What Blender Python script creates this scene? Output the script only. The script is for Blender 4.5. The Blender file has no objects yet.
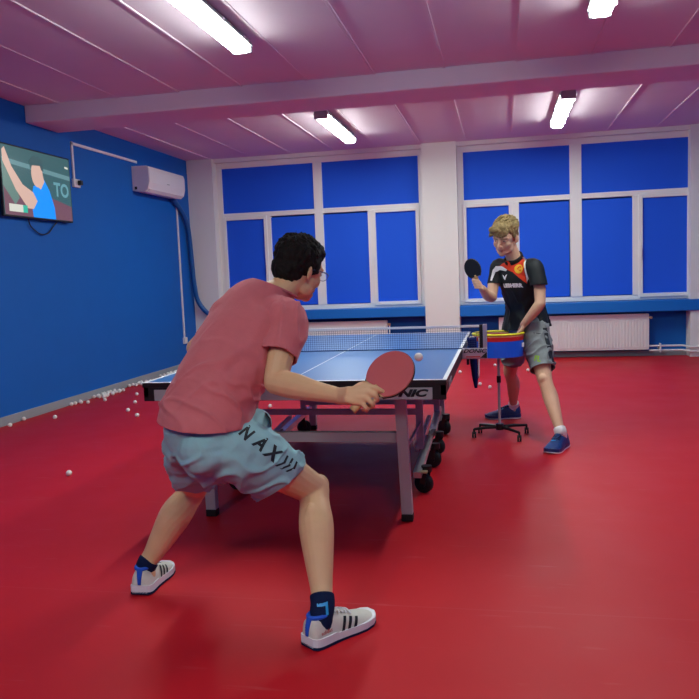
import bpy, bmesh, math, random
from mathutils import Vector as V, Matrix, noise
from mathutils.bvhtree import BVHTree
random.seed(7)
S = bpy.context.scene
COL = S.collection
PI = math.pi

# ------------------------------------------------------------------ materials
def mat(name, col, rough=.6, spec=.4, bump=0, bscale=60, vary=0, vscale=8, metal=0, emit=None, es=0, sheen=0, sss=0):
    m = bpy.data.materials.new(name); m.use_nodes = True
    nt = m.node_tree; b = nt.nodes['Principled BSDF']
    b.inputs['Base Color'].default_value = (*col, 1)
    b.inputs['Roughness'].default_value = rough
    b.inputs['Specular IOR Level'].default_value = spec
    b.inputs['Metallic'].default_value = metal
    if sheen: b.inputs['Sheen Weight'].default_value = sheen
    if emit:
        b.inputs['Emission Color'].default_value = (*emit, 1); b.inputs['Emission Strength'].default_value = es
    tc = nt.nodes.new('ShaderNodeTexCoord')
    if bump:
        n = nt.nodes.new('ShaderNodeTexNoise'); n.inputs['Scale'].default_value = bscale; n.inputs['Detail'].default_value = 4
        bp = nt.nodes.new('ShaderNodeBump'); bp.inputs['Strength'].default_value = bump; bp.inputs['Distance'].default_value = .004
        nt.links.new(tc.outputs['Object'], n.inputs['Vector']); nt.links.new(n.outputs['Fac'], bp.inputs['Height'])
        nt.links.new(bp.outputs['Normal'], b.inputs['Normal'])
    if vary:
        n = nt.nodes.new('ShaderNodeTexNoise'); n.inputs['Scale'].default_value = vscale; n.inputs['Detail'].default_value = 5
        mx = nt.nodes.new('ShaderNodeMix'); mx.data_type = 'RGBA'
        mx.inputs[6].default_value = (*[c*(1-vary) for c in col], 1); mx.inputs[7].default_value = (*[min(1, c*(1+vary)) for c in col], 1)
        nt.links.new(tc.outputs['Object'], n.inputs['Vector']); nt.links.new(n.outputs['Fac'], mx.inputs[0])
        nt.links.new(mx.outputs[2], b.inputs['Base Color'])
    return m

M = {}
M['wall_blue'] = mat('blue_wall_paint', (.0015, .125, .50), .6, .3, .15, 90, .06, 3)
M['white_paint'] = mat('white_wall_paint', (.80, .80, .76), .6, .3, .1, 60)
M['ceiling'] = mat('ceiling_white', (.75, .62, .69), .7, .2, .1, 40, .03, 3)
M['skirting'] = mat('grey_skirting', (.30, .33, .34), .5)
M['upvc'] = mat('white_upvc', (.82, .82, .80), .35, .4)
M['sill'] = mat('blue_sill_paint', (.006, .16, .58), .4, .4)
M['blind'] = mat('blue_blind_fabric', (.012, .11, .78), .7, .25, .2, 400)
M['radiator'] = mat('radiator_enamel', (.80, .78, .77), .35, .4)
M['plastic'] = mat('white_plastic', (.78, .76, .76), .35, .4)
M['pipe_blue'] = mat('pipe_blue_paint', (.005, .10, .34), .4)
M['black'] = mat('black_plastic', (.008, .008, .009), .4, .4)
M['rubber'] = mat('black_rubber', (.010, .010, .011), .6, .3)
M['frame_black'] = mat('black_frame', (.009, .009, .010), .45, .4)
M['steel'] = mat('grey_powder_steel', (.42, .42, .44), .45, .5, metal=.15)
M['silver'] = mat('silver_metal', (.62, .63, .66), .28, .5, metal=.7)
M['panel_grey'] = mat('grey_panel', (.38, .40, .42), .5)
M['table_blue'] = mat('table_blue', (.028, .145, .40), .33, .5, .03, 300, .04, 20)
M['line_white'] = mat('line_white', (.80, .82, .84), .4)
M['net'] = mat('net_thread', (.02, .05, .16), .8)
M['tape'] = mat('net_tape', (.72, .73, .76), .7)
M['ball'] = mat('ball_white', (.85, .82, .76), .45, .4)
M['skin'] = mat('skin', (.72, .455, .25), .5, .35, .12, 160, .10, 14)
M['skin2'] = mat('skin_tanned', (.66, .40, .26), .5, .35, .1, 160, .10, 14)
M['lip'] = mat('lips', (.45, .17, .14), .5)
M['tee'] = mat('rose_cotton', (.60, .165, .18), .85, .15, .25, 220, .07, 30, sheen=.15)
M['short'] = mat('pale_teal_jersey', (.28, .50, .54), .8, .15, .2, 200, .06, 25, sheen=.1)
M['ink'] = mat('black_print', (.008, .012, .018), .6)
M['dark_lining'] = mat('dark_lining', (.02, .05, .06), .8)
M['hair_black'] = mat('black_hair', (.009, .008, .007), .75, .2, .9, 180, .4, 60)
M['hair_blond'] = mat('blond_hair', (.25, .175, .075), .7, .2, .9, 160, .65, 35)
M['shoe_white'] = mat('offwhite_mesh', (.66, .66, .58), .7, .3, .3, 300, .06, 60)
M['sole_white'] = mat('white_rubber', (.75, .77, .80), .5)
M['navy'] = mat('navy_knit', (.006, .014, .055), .85, .15, .3, 250)
M['royal'] = mat('royal_blue', (.01, .10, .62), .6)
M['shoe_blue'] = mat('blue_mesh_shoe', (.004, .035, .17), .45, .5, .3, 300, .6, 40)
M['cyan'] = mat('cyan_trim', (.03, .35, .75), .4)
M['sock_white'] = mat('white_knit', (.80, .80, .80), .85, .1, .3, 250)
M['polo_black'] = mat('black_polyester', (.008, .011, .013), .6, .3, .15, 200, .1, 20)
M['orange_red'] = mat('orange_red_yoke', (.72, .045, .012), .6, .3)
M['yellow'] = mat('yellow_emblem', (.85, .45, .02), .6)
M['print_white'] = mat('white_print', (.78, .78, .78), .6)
M['grey_short'] = mat('heather_grey', (.21, .235, .24), .85, .15, .2, 250, .12, 80)
M['green_print'] = mat('lime_print', (.22, .42, .02), .7)
M['rub_red'] = mat('red_racket_rubber', (.50, .085, .095), .5, .4, .05, 500)
M['rub_black'] = mat('black_racket_rubber', (.008, .008, .009), .5, .4)
M['wood'] = mat('pale_blade_wood', (.52, .32, .14), .45, .4, .1, 100, .2, 60)
M['basket_blue'] = mat('blue_nylon', (.008, .10, .72), .45, .4, .25, 60)
M['basket_red'] = mat('red_nylon', (.55, .012, .015), .5)
M['basket_yel'] = mat('yellow_rim', (.75, .70, .02), .5)
M['peach'] = mat('peach_rim', (.80, .38, .18), .6)
M['cloth_blue'] = mat('navy_blue_towel', (.008, .012, .09), .9, .1, .4, 120)
M['lens'] = mat('glasses_metal', (.08, .10, .22), .3, .5, metal=.5)
M['eye_white'] = mat('eye_white', (.36, .30, .27), .3)
M['iris'] = mat('iris_dark', (.02, .014, .01), .3)
M['lamp_body'] = mat('lamp_housing', (.34, .35, .36), .5)
M['brass'] = mat('brass_valve', (.6, .5, .3), .35, metal=.6)
M['glow'] = mat('lamp_diffuser', (.9, .9, .9), .4, emit=(.88, 1.0, .95), es=34)
M['glow_side'] = mat('lamp_diffuser_side', (.9, .9, .9), .4, emit=(.88, 1.0, .95), es=15)
def lit(name, c, s=1.0):
    return mat(name, (0, 0, 0), .25, .3, emit=c, es=s*.55)
M['tv_bg'] = lit('screen_teal', (.035, .09, .10)); M['tv_low'] = lit('screen_maroon', (.13, .06, .08))
M['tv_rail'] = lit('screen_rail', (.10, .20, .22)); M['tv_skin'] = lit('screen_skin', (.50, .33, .27))
M['tv_hair'] = lit('screen_hair', (.035, .075, .085)); M['tv_shirt'] = lit('screen_shirt', (.01, .22, .75))
M['tv_white'] = lit('screen_white', (.50, .50, .44)); M['tv_green'] = lit('screen_green', (.03, .35, .25)); M['tv_text'] = lit('screen_letters', (.10, .24, .28))
M['tv_haze'] = lit('screen_haze', (.10, .17, .15))

def glass_mat():
    m = bpy.data.materials.new('clear_lens'); m.use_nodes = True; b = m.node_tree.nodes['Principled BSDF']
    b.inputs['Base Color'].default_value = (.85, .92, 1, 1); b.inputs['Roughness'].default_value = .05
    b.inputs['Transmission Weight'].default_value = 1; b.inputs['IOR'].default_value = 1.1
    return m
M['glass'] = glass_mat()

# floor: red sports vinyl with sheet seams and pale scuffs
def floor_mat():
    m = bpy.data.materials.new('red_sports_floor'); m.use_nodes = True; nt = m.node_tree; N = nt.nodes; L = nt.links
    b = N['Principled BSDF']; tc = N.new('ShaderNodeTexCoord')
    def nz(scale, vec=None, detail=5):
        n = N.new('ShaderNodeTexNoise'); n.inputs['Scale'].default_value = scale; n.inputs['Detail'].default_value = detail
        L.new(vec or tc.outputs['Object'], n.inputs['Vector']); return n
    def mix(a, c, f):
        x = N.new('ShaderNodeMix'); x.data_type = 'RGBA'
        if isinstance(a, tuple): x.inputs[6].default_value = (*a, 1)
        else: L.new(a, x.inputs[6])
        x.inputs[7].default_value = (*c, 1); L.new(f, x.inputs[0]); return x.outputs[2]
    def ramp(src, a, c, top=1.0):
        r = N.new('ShaderNodeMapRange'); r.inputs[1].default_value = a; r.inputs[2].default_value = c; r.inputs[4].default_value = top
        L.new(src, r.inputs[0]); return r.outputs[0]
    c1 = mix((.46, .006, .012), (.53, .011, .019), nz(1.3).outputs['Fac'])
    # scuffs: thin stretched noise
    mp = N.new('ShaderNodeMapping'); mp.inputs['Rotation'].default_value = (0, 0, .5); mp.inputs['Scale'].default_value = (1.2, 9, 1)
    L.new(tc.outputs['Object'], mp.inputs['Vector'])
    s = ramp(nz(2.2, mp.outputs['Vector'], 8).outputs['Fac'], .64, .78, .35)
    c2 = mix(c1, (.55, .16, .16), s)
    s2 = ramp(nz(60).outputs['Fac'], .70, .82, .3)
    c3 = mix(c2, (.52, .12, .12), s2)
    # sheet seams along x every 2 m
    sx = N.new('ShaderNodeSeparateXYZ'); L.new(tc.outputs['Object'], sx.inputs[0])
    def line(src, period, off, w):
        a = N.new('ShaderNodeMath'); a.operation = 'ADD'; a.inputs[1].default_value = off; L.new(src, a.inputs[0])
        p = N.new('ShaderNodeMath'); p.operation = 'PINGPONG'; p.inputs[1].default_value = period/2; L.new(a.outputs[0], p.inputs[0])
        l = N.new('ShaderNodeMath'); l.operation = 'LESS_THAN'; l.inputs[1].default_value = w; L.new(p.outputs[0], l.inputs[0]); return l.outputs[0]
    sc = N.new('ShaderNodeMath'); sc.operation = 'MULTIPLY'; sc.inputs[1].default_value = .15; L.new(line(sx.outputs[1], 2.0, .75, .004), sc.inputs[0])
    c4 = mix(c3, (.55, .12, .12), sc.outputs[0])
    L.new(c4, b.inputs['Base Color'])
    rr = N.new('ShaderNodeMapRange'); rr.inputs[3].default_value = .42; rr.inputs[4].default_value = .58; L.new(nz(3).outputs['Fac'], rr.inputs[0]); L.new(rr.outputs[0], b.inputs['Roughness'])
    b.inputs['Specular IOR Level'].default_value = .2
    bp = N.new('ShaderNodeBump'); bp.inputs['Strength'].default_value = .12; bp.inputs['Distance'].default_value = .002
    L.new(nz(250).outputs['Fac'], bp.inputs['Height']); L.new(bp.outputs['Normal'], b.inputs['Normal'])
    return m
M['floor'] = floor_mat()

# ------------------------------------------------------------------ mesh helpers
def link(name, me, parent=None):
    o = bpy.data.objects.new(name, me); COL.objects.link(o)
    if parent: o.parent = parent
    return o
def obj(name, bm, m, parent=None, smooth=False, loc=None):
    me = bpy.data.meshes.new(name); bmesh.ops.recalc_face_normals(bm, faces=bm.faces[:]); bm.to_mesh(me); bm.free()
    for x in (m if isinstance(m, (list, tuple)) else [m]): me.materials.append(x)
    if smooth:
        for p in me.polygons: p.use_smooth = True
    o = link(name, me, parent)
    if loc: o.location = loc
    return o
def tag(o, label=None, cat=None, group=None, kind=None):
    if label: o['label'] = label
    if cat: o['category'] = cat
    if group: o['group'] = group
    if kind: o['kind'] = kind
    return o
def thing(name, label, cat, loc=(0, 0, 0), rotz=0, group=None):
    o = bpy.data.objects.new(name, None); COL.objects.link(o); o.empty_display_size = .1
    o.location = loc; o.rotation_euler = (0, 0, rotz); return tag(o, label, cat, group)
def struct(name, bm, m, parent=None, smooth=False):
    o = obj(name, bm, m, parent, smooth)
    if not parent: o['kind'] = 'structure'
    return o
def box(bm, x0, x1, y0, y1, z0, z1, bev=0, mi=0):
    r = bmesh.ops.create_cube(bm, size=1)
    for v in r['verts']:
        v.co = V(((x0+x1)/2+v.co.x*(x1-x0), (y0+y1)/2+v.co.y*(y1-y0), (z0+z1)/2+v.co.z*(z1-z0)))
    fs = set(f for v in r['verts'] for f in v.link_faces)
    if bev:
        es = set(e for v in r['verts'] for e in v.link_edges)
        q = bmesh.ops.bevel(bm, geom=list(es), offset=bev, segments=2, affect='EDGES', profile=.5); fs = set(q['faces']) | set(f for f in fs if f.is_valid)
    for f in fs:
        if f.is_valid: f.material_index = mi
    return bm
def bx(*a, **k):
    return box(bmesh.new(), *a, **k)
def frame_of(t, ref):
    t = t.normalized(); s = ref - t*ref.dot(t)
    if s.length < 1e-5: s = V((1, 0, 0)) - t*t.x
    s.normalize(); return s, t.cross(s)
def tube(bm, pts, r, seg=14, ref=(0, 0, 1), sub=1, cap='flat', mi=0, power=2.0):
    """loft through pts; r = number or list of numbers / (a,b); a lies along ref"""
    P = [V(p) for p in pts]; n = len(P); R = [r]*n if not isinstance(r, list) else r
    R = [(q, q) if not isinstance(q, (tuple, list)) else q for q in R]; ref = V(ref)
    if sub > 1:
        Q, RR = [], []
        for i in range(n-1):
            p0, p1, p2, p3 = P[max(i-1, 0)], P[i], P[i+1], P[min(i+2, n-1)]
            r0, r1, r2, r3 = R[max(i-1, 0)], R[i], R[i+1], R[min(i+2, n-1)]
            for k in range(sub):
                t = k/sub
                f = lambda a, b, c, d: .5*((2*b)+(c-a)*t+(2*a-5*b+4*c-d)*t*t+(-a+3*b-3*c+d)*t**3)
                Q.append(V((f(p0.x, p1.x, p2.x, p3.x), f(p0.y, p1.y, p2.y, p3.y), f(p0.z, p1.z, p2.z, p3.z))))
                RR.append((max(.0005, f(r0[0], r1[0], r2[0], r3[0])), max(.0005, f(r0[1], r1[1], r2[1], r3[1]))))
        Q.append(P[-1]); RR.append(R[-1]); P, R = Q, RR; n = len(P)
    T = [(P[min(i+1, n-1)]-P[max(i-1, 0)]).normalized() for i in range(n)]
    if cap == 'round':
        a0, a1 = R[0], R[-1]; pre, prr, post, por = [], [], [], []
        for k in (3, 2, 1):
            an = k/3.4*PI/2; m0 = min(a0); m1 = min(a1)
            pre.append(P[0]-T[0]*m0*math.sin(an)); prr.append((a0[0]*math.cos(an), a0[1]*math.cos(an)))
            post.insert(0, P[-1]+T[-1]*m1*math.sin(an)); por.insert(0, (a1[0]*math.cos(an), a1[1]*math.cos(an)))
        P = pre+P+post; R = prr+R+por; T = [T[0]]*3+T+[T[-1]]*3
    rings = []
    for p, t, rr in zip(P, T, R):
        s, u = frame_of(t, ref); ring = []
        for k in range(seg):
            a = 2*PI*k/seg; c, sn = math.cos(a), math.sin(a)
            if power != 2: c = math.copysign(abs(c)**(2/power), c); sn = math.copysign(abs(sn)**(2/power), sn)
            ring.append(bm.verts.new(p+s*rr[0]*c+u*rr[1]*sn))
        rings.append(ring)
    fs = []
    for a, b in zip(rings, rings[1:]):
        for k in range(seg): fs.append(bm.faces.new((a[k], a[(k+1) % seg], b[(k+1) % seg], b[k])))
    fs.append(bm.faces.new(rings[0][::-1])); fs.append(bm.faces.new(rings[-1]))
    for f in fs: f.material_index = mi
    return bm
def tb(*a, **k): return tube(bmesh.new(), *a, **k)
def ell(bm, c, r, rot=None, seg=16):
    q = bmesh.ops.create_uvsphere(bm, u_segments=seg, v_segments=max(8, seg*2//3), radius=1)
    m = rot.to_3x3() if rot else Matrix.Identity(3)
    for v in q['verts']: v.co = V(c)+m @ V((v.co.x*r[0], v.co.y*r[1], v.co.z*r[2]))
    return bm
def prism(bm, pts, axis, a, b, mi=0):
    """extrude a 2D polygon; axis 'x': pts are (y,z); 'y': (x,z); 'z': (x,y)"""
    def P(p, t): return {'x': (t, p[0], p[1]), 'y': (p[0], t, p[1]), 'z': (p[0], p[1], t)}[axis]
    A = [bm.verts.new(P(p, a)) for p in pts]; B = [bm.verts.new(P(p, b)) for p in pts]; n = len(pts)
    fs = [bm.faces.new(A[::-1]), bm.faces.new(B)]+[bm.faces.new((A[i], A[(i+1) % n], B[(i+1) % n], B[i])) for i in range(n)]
    for f in fs: f.material_index = mi
    return bm
def text_mesh(s, size, shear=0, bold=0, space=1, sx=1):
    c = bpy.data.curves.new('t', 'FONT'); c.body = s; c.size = size; c.shear = shear; c.offset = bold; c.space_character = space
    c.align_x = 'CENTER'; c.align_y = 'CENTER'; c.resolution_u = 3
    o = bpy.data.objects.new('t', c); COL.objects.link(o); dg = bpy.context.evaluated_depsgraph_get(); dg.update()
    me = bpy.data.meshes.new_from_object(o.evaluated_get(dg)); bpy.data.objects.remove(o)
    bm = bmesh.new(); bm.from_mesh(me)
    for v in bm.verts: v.co.x *= sx
    return bm
def sign_text(name, s, size, origin, xd, yd, m, parent, thick=.001, **k):
    """raised lettering at origin; xd reading direction, yd up"""
    bm = text_mesh(s, size, **k); X, Y = V(xd).normalized(), V(yd).normalized(); Z = X.cross(Y)
    ex = bmesh.ops.extrude_face_region(bm, geom=bm.faces[:]); vs = [g for g in ex['geom'] if isinstance(g, bmesh.types.BMVert)]
    for v in vs: v.co.z += thick
    for v in bm.verts: v.co = V(origin)+X*v.co.x+Y*v.co.y+Z*v.co.z
    return obj(name, bm, m, parent)
def decal(name, bm, origin, xd, yd, target, m, parent, off=.0015, cuts=1):
    """lay a flat print onto the target's surface, seen along the print's normal"""
    X, Y = V(xd).normalized(), V(yd).normalized(); Z = X.cross(Y).normalized(); Y = Z.cross(X)
    bmesh.ops.triangulate(bm, faces=bm.faces[:])
    for _ in range(cuts):
        bmesh.ops.subdivide_edges(bm, edges=[e for e in bm.edges if e.calc_length() > .006], cuts=1); bmesh.ops.triangulate(bm, faces=bm.faces[:])
    t = BVHTree.FromPolygons([v.co for v in target.data.vertices], [p.vertices for p in target.data.polygons])
    for v in bm.verts:
        p = V(origin)+X*v.co.x+Y*v.co.y
        h = t.ray_cast(p+Z*.3, -Z, .6)
        v.co = (h[0]+Z*off) if h[0] else p
    me = bpy.data.meshes.new(name); bm.to_mesh(me); bm.free(); me.materials.append(m)
    return link(name, me, parent)
def poly(pts):
    bm = bmesh.new(); bm.faces.new([bm.verts.new((x, y, 0)) for x, y in pts]); return bm
def disc(r, n=20):
    return poly([(r*math.cos(2*PI*k/n), r*math.sin(2*PI*k/n)) for k in range(n)])

def fuse(name, bm, m, parent, voxel=.006, smooth=4, disp=None, cuts=(), solid=0, zones=None):
    """join the overlapping volumes of bm into one continuous skin"""
    me = bpy.data.meshes.new('tmp'); bmesh.ops.recalc_face_normals(bm, faces=bm.faces[:]); bm.to_mesh(me); bm.free()
    o = bpy.data.objects.new('tmp', me); COL.objects.link(o)
    r = o.modifiers.new('r', 'REMESH'); r.mode = 'VOXEL'; r.voxel_size = voxel; r.use_smooth_shade = True
    if smooth:
        s = o.modifiers.new('s', 'SMOOTH'); s.factor = .5; s.iterations = smooth
    dg = bpy.context.evaluated_depsgraph_get(); dg.update()
    me = bpy.data.meshes.new_from_object(o.evaluated_get(dg)); bpy.data.objects.remove(o)
    if cuts or disp:
        b = bmesh.new(); b.from_mesh(me); b.normal_update()
        if disp:
            mv = [(v, v.normal*disp(v.co)) for v in b.verts]
            for v, d in mv: v.co += d
            b.normal_update()
        for (p, n, rad) in cuts:      # open the garment at hems
            p, n = V(p), V(n).normalized()
            g = [f for f in b.faces if (f.calc_center_median()-p).length < rad+.03]
            es = set(e for f in g for e in f.edges); vs = set(v for f in g for v in f.verts)
            bmesh.ops.bisect_plane(b, geom=list(vs)+list(es)+g, dist=1e-5, plane_co=p, plane_no=n)
            dl = [f for f in b.faces if (f.calc_center_median()-p).length < rad and (f.calc_center_median()-p).dot(n) > 1e-5]
            bmesh.ops.delete(b, geom=dl, context='FACES')
        b.normal_update(); b.to_mesh(me); b.free()
    for p in me.polygons: p.use_smooth = True
    ms = m if isinstance(m, (list, tuple)) else [m]
    me.materials.clear()
    for x in ms: me.materials.append(x)
    me.name = name
    o = link(name, me, parent)
    if solid:
        s = o.modifiers.new('s', 'SOLIDIFY'); s.thickness = solid; s.offset = -1
        dg = bpy.context.evaluated_depsgraph_get(); dg.update()
        n2 = bpy.data.meshes.new_from_object(o.evaluated_get(dg)); o.modifiers.clear(); o.data = n2
    if zones:
        for p in o.data.polygons: p.material_index = zones(p.center)
    return o
def merge(name, objs, m, parent):
    """sewn pieces of one garment become one mesh"""
    b = bmesh.new()
    for o in objs: b.from_mesh(o.data); bpy.data.objects.remove(o)
    me = bpy.data.meshes.new(name); b.to_mesh(me); b.free(); me.materials.append(m)
    for q in me.polygons: q.use_smooth = True; q.material_index = 0
    return link(name, me, parent)

# ================================================================== THE ROOM
XL, XR, YB, YR, ZC = -3.51, 3.92, 7.21, -6.2, 3.02
YW = 7.43      # plane of the window frames
struct('floor', bx(XL-.1, XR+.1, YR-.1, YB+.4, -.1, 0), M['floor'])
# ceiling: slab with long planks 0.61 m wide, every joint a thin raised strip
bm = bx(XL-.1, XR+.1, YR-.1, YB+.4, ZC, ZC+.12)
x = -3.13; k = 0
while x < XR:
    box(bm, x-.008, x+.008, YR, YB, ZC-.010, ZC+.01)
    if k % 3 == 1: box(bm, x+.008, x+.60, YR, YB, ZC-.006, ZC+.01)
    x += .616; k += 1
struct('ceiling', bm, M['ceiling'])
# beams across the room
for i, y0 in enumerate((3.34, -2.6)):
    struct('trim_%d' % (i+1), bx(XL, XR, y0, y0+.56, 2.855, ZC+.02, .012), M['ceiling'])
# walls
bm = bx(XL-.12, XL, YR, YB+.4, 0, ZC); box(bm, XL-.01, XL+.015, YR, YB, 0, 2.82)
struct('wall_left', bm, M['wall_blue'])
struct('wall_right', bx(XR, XR+.12, YR, YB+.4, 0, ZC), M['wall_blue'])
struct('wall_rear', bx(XL, XR, YR-.12, YR, 0, ZC), M['wall_blue'])
struct('wall_back', bx(XL, XR, YW+.02, YW+.16, 0, ZC), M['wall_blue'])
# plastered piers and lintel of the window wall
bm = bmesh.new()
box(bm, XL+.012, -3.105, YB, YW+.03, 0, ZC)
struct('trim_3', bm, M['white_paint'])
bm = bmesh.new(); box(bm, -.045, .435, YB, YW+.03, 0, ZC); box(bm, .283, .292, YB-.004, YB, 0, ZC)
struct('trim_4', bm, M['white_paint'])
bm = bmesh.new(); box(bm, 3.45, XR, YB, YW+.03, 0, ZC)
struct('trim_5', bm, M['white_paint'])
bm = bmesh.new(); box(bm, -3.10, -.045, YB+.06, YW+.03, 2.965, ZC); box(bm, .435, 3.45, YB+.06, YW+.03, 2.965, ZC)
struct('trim_6', bm, M['white_paint'])
bm = bx(XL+.015, XL+.035, YR, YB-.001, 0, .085, .004); struct('baseboard_left', bm, M['skirting'])
bm = bmesh.new(); box(bm, -3.10, -.045, YW-.02, YW+.02, 0, .07); box(bm, .435, 3.45, YW-.02, YW+.02, 0, .07)
struct('baseboard_back', bm, M['skirting'])

def window(idx, x0, x1, top, low, sash):
    w = bpy.data.objects.new('window_%d' % idx, None); COL.objects.link(w); w['kind'] = 'structure'
    zt, zm0, zm1, zb = 2.885, 2.23, 2.125, .835
    X0, X1 = x0-.084, x1+.064
    bm = bmesh.new(); y0, y1 = YW-.06, YW+.02
    box(bm, X0, X1, y0, y1, zt, zt+.08, .006); box(bm, X0, X1, y0, y1, zb-.065, zb, .006)
    box(bm, X0, x0, y0, y1, zb, zt, .006); box(bm, x1, X1, y0, y1, zb, zt, .006)
    a, b = top[0][1], top[1][0]
    box(bm, a, b, y0-.01, y1, zb, zt, .006)
    box(bm, x0, a, y0, y1, zm1+.035, zm0, .006); box(bm, b, x1, y0, y1, zm1+.035, zm0, .006)
    struct('window_frame', bm, M['upvc'], w)
    for (p, q) in top:
        obj('blind', bx(p-.004, q+.004, YW-.045, YW-.03, zm0-.004, zt+.004), M['blind'], w)
    for i, (p, q) in enumerate(low):
        obj('blind', bx(p-.004, q+.004, YW-.050, YW-.035, zb+.01, zm1+.012), M['blind'], w)
    for (p, q, hx) in sash:      # opening sashes stand a little proud
        bm = bmesh.new(); s = .05; y = YW-.085
        box(bm, p-s, p, y, YW-.03, zb-.03, zm1+.05, .005); box(bm, q, q+s, y, YW-.03, zb-.03, zm1+.05, .005)
        box(bm, p, q, y, YW-.03, zm1, zm1+.05, .005); box(bm, p, q, y, YW-.03, zb-.03, zb+.02, .005)
        sf = obj('sash', bm, M['upvc'], w)
        bm = bx(hx-.012, hx+.012, y-.012, y, 1.42, 1.50, .003); box(bm, hx-.009, hx+.009, y-.035, y-.022, 1.33, 1.47, .004); box(bm, hx-.006, hx+.006, y-.03, y, 1.45, 1.465)
        obj('window_handle', bm, M['plastic'], sf)
    # narrow posts between fixed and opening lights
    bm = bmesh.new()
    for (p, q, m0, m1) in ((low[0][1], low[1][0], 0, 0), (low[2][1], low[3][0], 0, 0)):
        box(bm, p+.002, q-.002, YW-.07, YW, zb, zm1+.04, .005)
    struct('mullion', bm, M['upvc'], w)
    return w
window(1, -3.02, -.11, [(-3.02, -1.63), (-1.50, -.11)], [(-2.985, -2.40), (-2.29, -1.62), (-1.50, -.85), (-.735, -.16)], [(-2.985, -2.40, -2.375), (-.735, -.16, -.76)])
window(2, .52, 3.525-.04, [(.52, 1.945), (2.10, 3.49)], [(.55, 1.13), (1.27, 1.925), (2.08, 2.75), (2.88, 3.44)], [(.55, 1.13, 1.155), (2.88, 3.44, 2.855)])
# deep blue sills
struct('trim_7', bx(-3.10, -.047, YB-.03, YW-.03, .635, .77, .008), M['sill'])
struct('trim_8', bx(.437, 3.62, YB-.03, YW-.03, .615, .765, .008), M['sill'])

# ------------------------------------------------------------------ radiators and pipes
def radiator(x0, x1, label):
    t = thing('radiator', label, 'radiator', ((x0+x1)/2, 7.30, .10), group='radiators under the windows')
    h = (x1-x0)/2; bm = bx(-h, h, -.035, -.02, 0, .47, .004)
    n = int((x1-x0)/.04)
    for i in range(n):
        c = -h+.02+(i+.5)*(2*h-.04)/n
        box(bm, c-.011, c+.011, -.045, -.034, .03, .40, .004)
    obj('front_panel', bm, M['radiator'], t)
    bm = bx(-h, h, .02, .035, 0, .47, .004)
    obj('rear_panel', bm, M['radiator'], t)
    bm = bx(-h, h, -.036, .036, .47, .485, .003)
    for i in range(int((x1-x0)/.03)):
        c = -h+.02+i*.03; box(bm, c, c+.015, -.025, .025, .484, .488)
    obj('grille', bm, M['radiator'], t)
    for s in (-1, 1): obj('side_cover', bx(s*h-.004, s*h+.004, -.036, .036, .01, .48, .002), M['radiator'], t)
    bm = tb([(h, 0, .43), (h+.05, 0, .43)], .012, 12); tube(bm, [(h+.03, 0, .43), (h+.03, -.04, .43)], .018, 12)
    obj('valve', bm, M['brass'], t)
    obj('bracket', bx(-.02, .02, .035, .11, .1, .4), M['radiator'], t)
    return t
radiator(-2.60, -.61, 'long white panel radiator under the left window, behind the player in the rose shirt')
radiator(.97, 2.94, 'long white panel radiator under the right window, beside the player in the black shirt')
bm = tb([(-.575, 7.30, .53), (-.575, 7.30, .20), (-.575, 7.33, .08), (-.40, 7.36, .08), (-.047, 7.36, .08)], .012, 10)
tag(obj('heating_pipe', bm, M['plastic'], smooth=True), 'thin white pipe dropping from the right end of the left radiator', 'pipe')
for z, lab in ((.145, 'upper of the two white heating pipes running right from the radiator to the corner pier'), (.085, 'lower of the two white heating pipes running right from the radiator to the corner pier')):
    bm = tb([(2.95, 7.30, z), (3.30, 7.30, z), (3.38, 7.28, z), (3.435, 7.19, z-.005), (3.50, 7.175, z-.01), (3.90, 7.175, z-.01)], .013, 12, sub=4)
    tag(obj('heating_pipe', bm, M['plastic'], smooth=True), lab, 'pipe')
bm = bx(3.08, 3.10, 7.27, 7.33, .06, .18, .003); box(bm, 3.08, 3.10, 7.30, YW+.02, .10, .13)
tag(obj('pipe_clip', bm, M['plastic']), 'white clip holding the two heating pipes under the right window', 'clip')

# ------------------------------------------------------------------ ceiling lights
def ceiling_light(x, y0, y1, label):
    t = thing('ceiling_light', label, 'lamp', (x, (y0+y1)/2, ZC-.012), group='fluorescent lights on the ceiling')
    h = (y1-y0)/2
    bm = bmesh.new(); prism(bm, [(-.085, -.055), (.085, -.055), (.055, 0), (-.055, 0)], 'y', -h, h)
    obj('housing', bm, M['lamp_body'], t)
    bm = bmesh.new(); prism(bm, [(-.066, -.055), (-.066, -.085), (-.045, -.105), (.045, -.105), (.066, -.085), (.066, -.055)], 'y', -h+.03, h-.03)
    o = obj('diffuser', bm, [M['glow'], M['glow_side']], t)
    for p in o.data.polygons: p.material_index = 0 if p.normal.z < -.9 else 1
    for s in (-1, 1): obj('end_cap', bx(-.075, .075, s*h-.015, s*h+.015, -.10, -.02, .008), M['lamp_body'], t)
    for i in range(4):
        for s in (-1, 1):
            yy = -h+.18+i*(2*h-.36)/3
            obj('clip', bx(s*.078-.008, s*.078+.008, yy-.012, yy+.012, -.085, -.03, .003), M['plastic'], t)
    return t
YL = [(.42, 2.02, 'near'), (4.52, 6.12, 'by the windows'), (-4.6, -3.0, 'rear')]  # rear pair is out of view, added to light the near player's back
LL = {(-.82, 'near'): 'long bright fluorescent light at top left in front of the ceiling beam', (1.70, 'near'): 'fluorescent light cut by the top edge in front of the ceiling beam, at right',
      (-.82, 'by the windows'): 'fluorescent light beyond the beam above the left window', (1.70, 'by the windows'): 'fluorescent light beyond the beam above the right window'}
for lx in (-.82, 1.70):
    for y0, y1, w in YL:
        ceiling_light(lx, y0, y1, LL.get((lx, w), 'unseen fluorescent light added behind the camera, %s side' % ('left' if lx < 0 else 'right')))

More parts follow.
